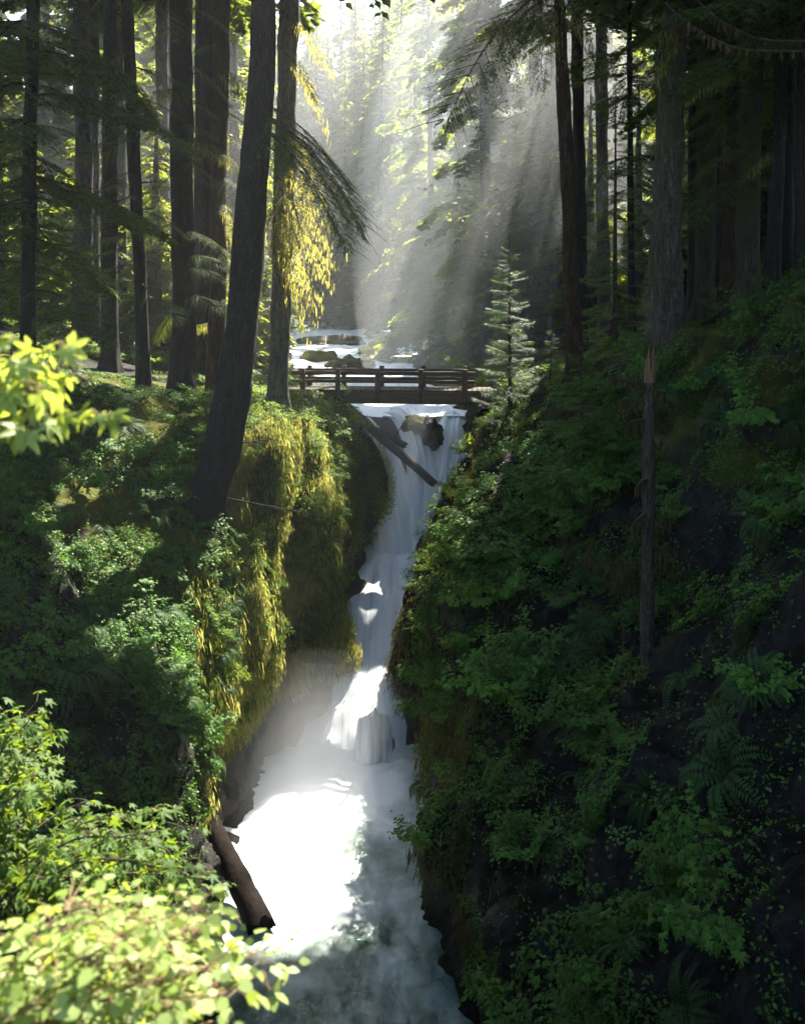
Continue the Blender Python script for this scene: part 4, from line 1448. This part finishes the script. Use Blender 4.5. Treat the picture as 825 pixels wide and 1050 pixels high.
rs = np.random.default_rng(77)
SHRUBS = {
    'shade': [shrub_mesh('shrub', rs, 9, .85, 420, .085) for _ in range(3)]+[shrub_mesh('shrub', rs, 7, 1.15, 420, .10, (MAPLE, MAPLEF), layer=.65) for _ in range(2)],
    'mid': [shrub_mesh('shrub', rs, 8, .8, 420, .075) for _ in range(2)]+[shrub_mesh('shrub', rs, 7, 1.0, 380, .095, (MAPLE, MAPLEF), layer=.6) for _ in range(2)],
}
for k in SHRUBS['shade']:
    k.materials.append(M['leaf_shade']); k.materials.append(M['twig'])
for k in SHRUBS['mid']:
    k.materials.append(M['leaf_mid']); k.materials.append(M['twig'])
FERNS = [fern_mesh('fern', rs, 15, .8), fern_mesh('fern', rs, 18, 1.0)]
for k in FERNS:
    k.materials.append(M['fern']); k.materials.append(M['twig'])


SHRUB_SPOTS = []


def scatter(name, meshes, V, N_, n, cond, label, cat, group, rng, smin, smax, lean=.5):
    p, nn = sample(V, N_, n, cond, rng)
    for k in range(n):
        me = meshes[rng.integers(len(meshes))]
        up = Vector(unit(np.array([0, 0, 1.0])*(1-lean)+nn[k]*lean))
        q = up.to_track_quat('Z', 'Y').to_matrix()@Matrix.Rotation(rng.uniform(0, 6.28), 3, 'Z')
        s = rng.uniform(smin, smax)
        spot = (name, me, p[k]-nn[k]*.05, q, (s, s, s*rng.uniform(.8, 1.15)), label, cat, group)
        if name == 'shrub':
            SHRUB_SPOTS.append((s/p[k][1], spot))
        else:
            plant(*spot)


def plant(name, me, p, q, s, label, cat, group):
    o = bpy.data.objects.new(name, me)
    COL.objects.link(o)
    o.location = p
    o.rotation_euler = q.to_euler()
    o.scale = s
    tag(o, label, cat, group)


def arrays(me):
    V = np.empty(len(me.vertices)*3, np.float32); me.vertices.foreach_get('co', V)
    n = len(me.polygons)
    st = np.empty(n, np.int32); me.polygons.foreach_get('loop_start', st)
    tt = np.empty(n, np.int32); me.polygons.foreach_get('loop_total', tt)
    mi = np.empty(n, np.int32); me.polygons.foreach_get('material_index', mi)
    lv = np.empty(len(me.loops), np.int32); me.loops.foreach_get('vertex_index', lv)
    fs = []
    for k in np.unique(tt):
        for m in np.unique(mi):
            w = (tt == k) & (mi == m)
            if w.any():
                fs.append((np.stack([lv[st[w]+i] for i in range(k)], -1), m))
    return V.reshape(-1, 3), fs


def plant_shrubs(most=280):
    """the shrubs that show largest are things of their own, the mass behind them is one undergrowth"""
    SHRUB_SPOTS.sort(key=lambda t: -t[0])
    for _, spot in SHRUB_SPOTS[:most]:
        plant(*spot)
    mb, cache = MB(), {}
    for _, (name, me, p, q, s, *_r) in SHRUB_SPOTS[most:]:
        if me.name not in cache:
            cache[me.name] = arrays(me)
        V, fs = cache[me.name]
        A = np.array(q)*np.array(s)[None]
        W = V@A.T+p
        leafslot = 0 if me.materials[0] == M['leaf_shade'] else 2
        n0 = mb.n
        mb.v.append(W); mb.n += len(W)
        for f, m in fs:
            mb.f.append((f.astype(np.int64)+n0, 1 if m == 1 else leafslot))
    tag(link('undergrowth', mb.mesh('undergrowth'), [M['leaf_shade'], M['twig'], M['leaf_mid']]), 'mass of low green shrubs between the trunks', 'undergrowth', kind='stuff')


def win(px, py, x0, x1, y0, y1):
    return (px > x0) & (px < x1) & (py > y0) & (py < y1)


inu = lambda u: (u > SUB[0]+3)
clump = lambda c, s=.5, t=-.1: np.clip(fbm(c*s, 3, 44)-t, 0.03, 1)
vine = np.array([0, 0, 1.0])
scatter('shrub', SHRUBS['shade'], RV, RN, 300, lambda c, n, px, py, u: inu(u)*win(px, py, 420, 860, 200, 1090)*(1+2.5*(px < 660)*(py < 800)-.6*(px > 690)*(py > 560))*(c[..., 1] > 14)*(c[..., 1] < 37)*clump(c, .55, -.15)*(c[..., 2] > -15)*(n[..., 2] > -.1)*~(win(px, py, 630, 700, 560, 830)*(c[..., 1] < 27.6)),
        'leafy green shrub in the undergrowth of the shaded right slope', 'shrub', 'shrubs on the shaded right slope', rs, .45, 1.5)
scatter('shrub', SHRUBS['mid'], RV, RN, 90, lambda c, n, px, py, u: inu(u)*win(px, py, 400, 620, 380, 720)*(c[..., 1] > 33)*(c[..., 1] < 47)*(c[..., 2] > -12.2)*(n[..., 2] > .1),
        'light green shrub on the right wall near the falls', 'shrub', 'shrubs on the right wall near the falls', rs, .5, 1.05)
scatter('shrub', SHRUBS['shade'], LV, LN, 170, lambda c, n, px, py, u: inu(u)*win(px, py, -30, 215, 370, 800)*(c[..., 1] > 14)*(c[..., 1] < 37)*clump(c, .55, -.15),
        'leafy green shrub on the shaded left slope', 'shrub', 'shrubs on the shaded left slope', rs, .5, 1.1)
scatter('shrub', SHRUBS['mid'], LV, LN, 200, lambda c, n, px, py, u: inu(u)*win(px, py, 200, 350, 375, 800)*(c[..., 1] > 29)*(c[..., 1] < 43)*(c[..., 2] > -12.5)*(n[..., 2] > -.3),
        'yellow green shrub growing on the sunlit left cliff', 'shrub', 'shrubs on the sunlit left cliff', rs, .3, .75)
scatter('shrub', SHRUBS['mid'], LV, LN, 70, lambda c, n, px, py, u: inu(u)*(c[..., 1] > 41)*(c[..., 1] < 62)*win(px, py, -20, 390, 250, 470)*(c[..., 2] > -6.4),
        'low shrub beneath the trunks of the left grove', 'shrub', 'shrubs beneath the left grove', rs, .7, 1.5)
scatter('shrub', SHRUBS['mid'], RV, RN, 60, lambda c, n, px, py, u: inu(u)*(c[..., 1] > 46)*(c[..., 1] < 80)*win(px, py, 430, 860, 250, 420),
        'low shrub beneath the trunks of the right grove', 'shrub', 'shrubs beneath the right grove', rs, .7, 1.5)
scatter('fern', FERNS, RV, RN, 70, lambda c, n, px, py, u: inu(u)*win(px, py, 440, 840, 300, 1060)*(c[..., 1] > 15)*(c[..., 1] < 36)*(c[..., 2] > -15),
        'sword fern drooping from the dark right slope', 'fern', 'ferns on the right slope', rs, .6, 1.1, .75)
scatter('fern', FERNS, LV, LN, 80, lambda c, n, px, py, u: inu(u)*win(px, py, -20, 260, 380, 820)*(c[..., 1] > 14)*(c[..., 1] < 38),
        'sword fern drooping from the shaded left slope', 'fern', 'ferns on the left slope', rs, .6, 1.1, .75)

plant_shrubs()


# ground cover nobody could count: small leaves and moss over both banks
def leaf_mat_cover(name, V, N_, n, cond, mat, label, size, rng, off=.14):
    p, nn = sample(V, N_, n, cond, rng)
    a = rng.uniform(0, 6.28, n)
    d = np.stack([np.cos(a), np.sin(a), rng.uniform(-.9, .1, n)], -1)
    sz = size*rng.uniform(.5, 1.3, n)
    mb = MB()
    mb.many(LEAF, LEAFF, frames(p+nn*rng.uniform(0, off, (n, 1)), d, nn*.6+np.array([0, 0, .7])+rng.normal(0, .4, (n, 3)), sz, sz*.9))
    tag(link(name, mb.mesh(name), [M[mat]]), label, 'ground cover', kind='stuff')


leaf_mat_cover('ground_cover', RV, RN, 95000, lambda c, n, px, py, u: inu(u)*win(px, py, 380, 870, 190, 1090)*(c[..., 1] > 13)*(c[..., 1] < 47)*clump(c, .8, -.2)*(1-.6*(px > 690)*(py > 560))*(c[..., 2] > -15.4),
               'leaf_shade', 'small leaves carpeting the right slope', .085, rs)
leaf_mat_cover('ground_cover', LV, LN, 80000, lambda c, n, px, py, u: inu(u)*win(px, py, -30, 230, 370, 900)*(c[..., 1] > 12)*(c[..., 1] < 40)*clump(c, .8, -.2)*(c[..., 2] > -15),
               'leaf_shade', 'small leaves carpeting the left slope', .08, rs)
leaf_mat_cover('ground_cover', LV, LN, 60000, lambda c, n, px, py, u: inu(u)*win(px, py, 200, 420, 370, 820)*(c[..., 1] > 29)*(c[..., 1] < 49)*clump(c, .9, -.1)*(c[..., 2] > -13.6),
               'leaf_mid', 'small plants clinging to the left cliff', .07, rs, .38)


def moss_cover(name, V, N_, n, cond, mat, label, rng, l0, l1, w0=.014, w1=.04):
    p, nn = sample(V, N_, n//8, cond, rng)
    p = np.repeat(p, 8, 0)+rng.normal(0, .11, (n//8*8, 3))*np.array([1, 1, .6])
    nn = np.repeat(nn, 8, 0)
    mb = MB()
    strands(mb, p+nn*.10, rng, l0, l1, w0, w1, 0, nn*np.array([1, 1, .2]))
    tag(link(name, mb.mesh(name), [M[mat]]), label, 'moss', kind='stuff')


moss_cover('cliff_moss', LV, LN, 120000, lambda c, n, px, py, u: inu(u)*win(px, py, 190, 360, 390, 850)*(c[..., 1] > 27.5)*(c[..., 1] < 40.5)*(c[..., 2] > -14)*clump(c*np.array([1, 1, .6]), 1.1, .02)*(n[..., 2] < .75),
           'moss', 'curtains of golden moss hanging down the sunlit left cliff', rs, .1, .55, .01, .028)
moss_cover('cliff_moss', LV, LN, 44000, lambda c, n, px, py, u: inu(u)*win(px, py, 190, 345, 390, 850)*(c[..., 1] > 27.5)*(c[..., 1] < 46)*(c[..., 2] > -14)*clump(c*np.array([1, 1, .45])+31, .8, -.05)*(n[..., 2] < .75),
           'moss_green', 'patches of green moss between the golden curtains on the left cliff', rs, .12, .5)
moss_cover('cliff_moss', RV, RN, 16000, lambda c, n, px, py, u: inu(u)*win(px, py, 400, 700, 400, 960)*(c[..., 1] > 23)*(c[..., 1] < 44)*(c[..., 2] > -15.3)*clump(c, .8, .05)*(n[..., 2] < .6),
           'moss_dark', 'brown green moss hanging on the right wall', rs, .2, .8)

# ------------------------------------------------------------------ foreground branches
def leafy_branch(mbw, mbl, pts, r, n, leaf, rng, droop=.4, spread=.22, T=(MAPLE, MAPLEF)):
    pa = spline(pts, 20)
    w, f = tube(pa, np.linspace(r, r*.3, 20), 6)
    mbw.add(w, f)
    k = rng.integers(5, 20, n)
    a = rng.uniform(0, 6.28, n)
    out = np.stack([np.cos(a), np.sin(a), rng.uniform(-.3, .4, n)], -1)
    p = pa[k]+out*rng.uniform(.02, spread, n)[:, None]
    for i in range(0, n, 2):
        w, f = tube(np.array([pa[k[i]], (pa[k[i]]+p[i])/2+[0, 0, .01], p[i]]), [.004, .003, .002], 3)
        mbw.add(w, f)
    d = out*np.array([1, 1, .3])+np.array([0, 0, -droop])
    nr = np.array([0, 0, 1.0])+rng.normal(0, .5, (n, 3))
    s = leaf*rng.uniform(.5, 1.3, n)
    mbl.many(T[0], T[1], frames(p, d, nr, s, s))


def fg_shrub(name, label, root, tips, leaf, per, rng, mat, wood, r=.014, droop=.35, spread=.2, T=None):
    o = thing(name, label, 'shrub', root)
    w, l = MB(), MB()
    for t in tips:
        t = np.asarray(t)-root
        mid = t*.55+np.array([0, 0, .22*np.linalg.norm(t)])
        leafy_branch(w, l, [(0, 0, 0), mid, t], r, per, leaf, rng, droop, spread, T or (MAPLE, MAPLEF))
    link('branches', w.mesh('branches', True), M[wood], o)
    link('foliage', l.mesh('foliage'), M[mat], o)
    return o


rfg = np.random.default_rng(99)
# vine maple filling the lower left
tips = [P(rfg.uniform(-40, 60), rfg.uniform(715, 820), rfg.uniform(7.5, 10)) for _ in range(26)]
tips += [P(x, 800+.45*x+rfg.uniform(-20, 110), rfg.uniform(7.0, 9.5)) for x in np.concatenate([rfg.uniform(-40, 205, 60), rfg.uniform(90, 215, 22)])]
tips += [P(190, 850, 8.5), P(205, 880, 8.3), P(170, 830, 8.8), P(235, 905, 8.2)]
root = np.array([-3.4, 7.6, on_ground(-3.4, 7.6)-.1])
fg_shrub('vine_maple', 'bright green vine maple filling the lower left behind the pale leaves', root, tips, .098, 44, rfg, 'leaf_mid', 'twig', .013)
# nearest shrub, the sun's glare painted into its pale leaf colour
tips = [P(x, 930+.12*x+rfg.uniform(-25, 100), rfg.uniform(3.4, 4.6)) for x in rfg.uniform(-30, 240, 60)]
tips += [P(292, 990, 4.2), P(270, 975, 4.2), P(255, 1010, 4.0), P(215, 950, 4.4), P(180, 940, 4.4)]
root = np.array([-1.7, 3.6, on_ground(-1.7, 3.6)-.1])
fg_shrub('leafy_shrub', 'shrub with sun glare painted into its pale yellow leaves, nearest the camera at the bottom left', root, tips, .062, 46, rfg, 'leaf_glare', 'twig_pale', .006, .15, .15, (LEAF, LEAFF))
# maple bough entering at the left
root = P(-120, 470, 3.6)
tips = [P(116, 384, 3.9), P(66, 352, 3.7), P(116, 424, 3.8), P(14, 346, 3.6), P(28, 442, 3.5), P(84, 372, 3.8), P(44, 398, 3.6)]
o = thing('maple_branch', 'bright yellow green maple branch entering from the left edge', 'branch', root)
w, l = MB(), MB()
for t in tips:
    t = t-root
    leafy_branch(w, l, [(0, 0, 0), t*.5+[0, 0, .06], t], .005, 19, .10, rfg, .75, .07)
link('branches', w.mesh('branches', True), M['twig_pale'], o)
link('foliage', l.mesh('foliage'), M['leaf_glare'], o)

# ------------------------------------------------------------------ haze over the whole place
HZ = 0.0004
mb = MB()
x0, x1, y0, y1, z0, z1 = -300, 300, -30, 300, -19, 62
c = np.array([[x, y, z] for x in (x0, x1) for y in (y0, y1) for z in (z0, z1)], float)
mb.add(c, [[0, 1, 3, 2], [4, 6, 7, 5], [0, 4, 5, 1], [2, 3, 7, 6], [0, 2, 6, 4], [1, 5, 7, 3]])
m, nt, N = new_mat('haze')
pv = N('ShaderNodeVolumePrincipled')
pv.inputs['Color'].default_value = (0.93, 0.96, 1.0, 1)
pv.inputs['Density'].default_value = HZ
pv.inputs['Anisotropy'].default_value = 0.45
om = N('ShaderNodeOutputMaterial')
nt.links.new(pv.outputs[0], om.inputs['Volume'])
tag(link('haze', mb.mesh('haze'), m), 'thin bright mist filling the forest air', 'haze', kind='stuff')


# mist hanging in the light over the river, and the spray over the pool
def mist(name, c, size, dens, label, aniso=0.5):
    th = np.linspace(0, math.pi, 17)[:, None]
    ph = np.linspace(0, 2*math.pi, 24, endpoint=False)[None]
    D = np.stack([np.sin(th)*np.cos(ph), np.sin(th)*np.sin(ph), np.cos(th)*np.ones_like(ph)], -1)
    V = (D*np.asarray(size)).reshape(-1, 3)
    i = np.arange(16)[:, None]*24
    j = np.arange(24)[None]
    mb = MB()
    mb.add(V, np.stack([i+j, i+24+j, i+24+(j+1) % 24, i+(j+1) % 24], -1).reshape(-1, 4))
    m, nt, N = new_mat(name)
    pv = N('ShaderNodeVolumePrincipled')
    pv.inputs['Color'].default_value = (0.95, 0.97, 1.0, 1)
    pv.inputs['Density'].default_value = dens
    pv.inputs['Anisotropy'].default_value = aniso
    om = N('ShaderNodeOutputMaterial')
    nt.links.new(pv.outputs[0], om.inputs['Volume'])
    tag(link(name, mb.mesh(name), m, loc=c), label, 'mist', kind='stuff')


mist('mist', (6.4, 71, 2), (9.8, 20, 20), 0.0125, 'sunlit mist hanging over the river beyond the bridge')
mist('mist', (-.6, 48.5, -9.5), (2.6, 4.5, 4.5), 0.035, 'thin spray drifting round the upper falls')
for k in range(6):
    f = 1.0-.13*k
    mist('mist', (-2.75+.05*k, 34.0+.1*k, -15.3), (3.9*f, 3.9*f, 3.5*f), 0.011+.004*k, 'bright spray rising from the pool at the foot of the left cliff')
mist('mist', (11.5, 58, 5), (5.5, 11, 12), 0.006, 'faint bluish mist between the trunks of the right grove')
mist('mist', (-13, 60, 4), (7, 11, 11), 0.002, 'faint mist between the trunks of the left grove')
mist('mist', (-2, 118, 12), (30, 34, 30), 0.0016, 'pale mist among the far conifers closing the valley')
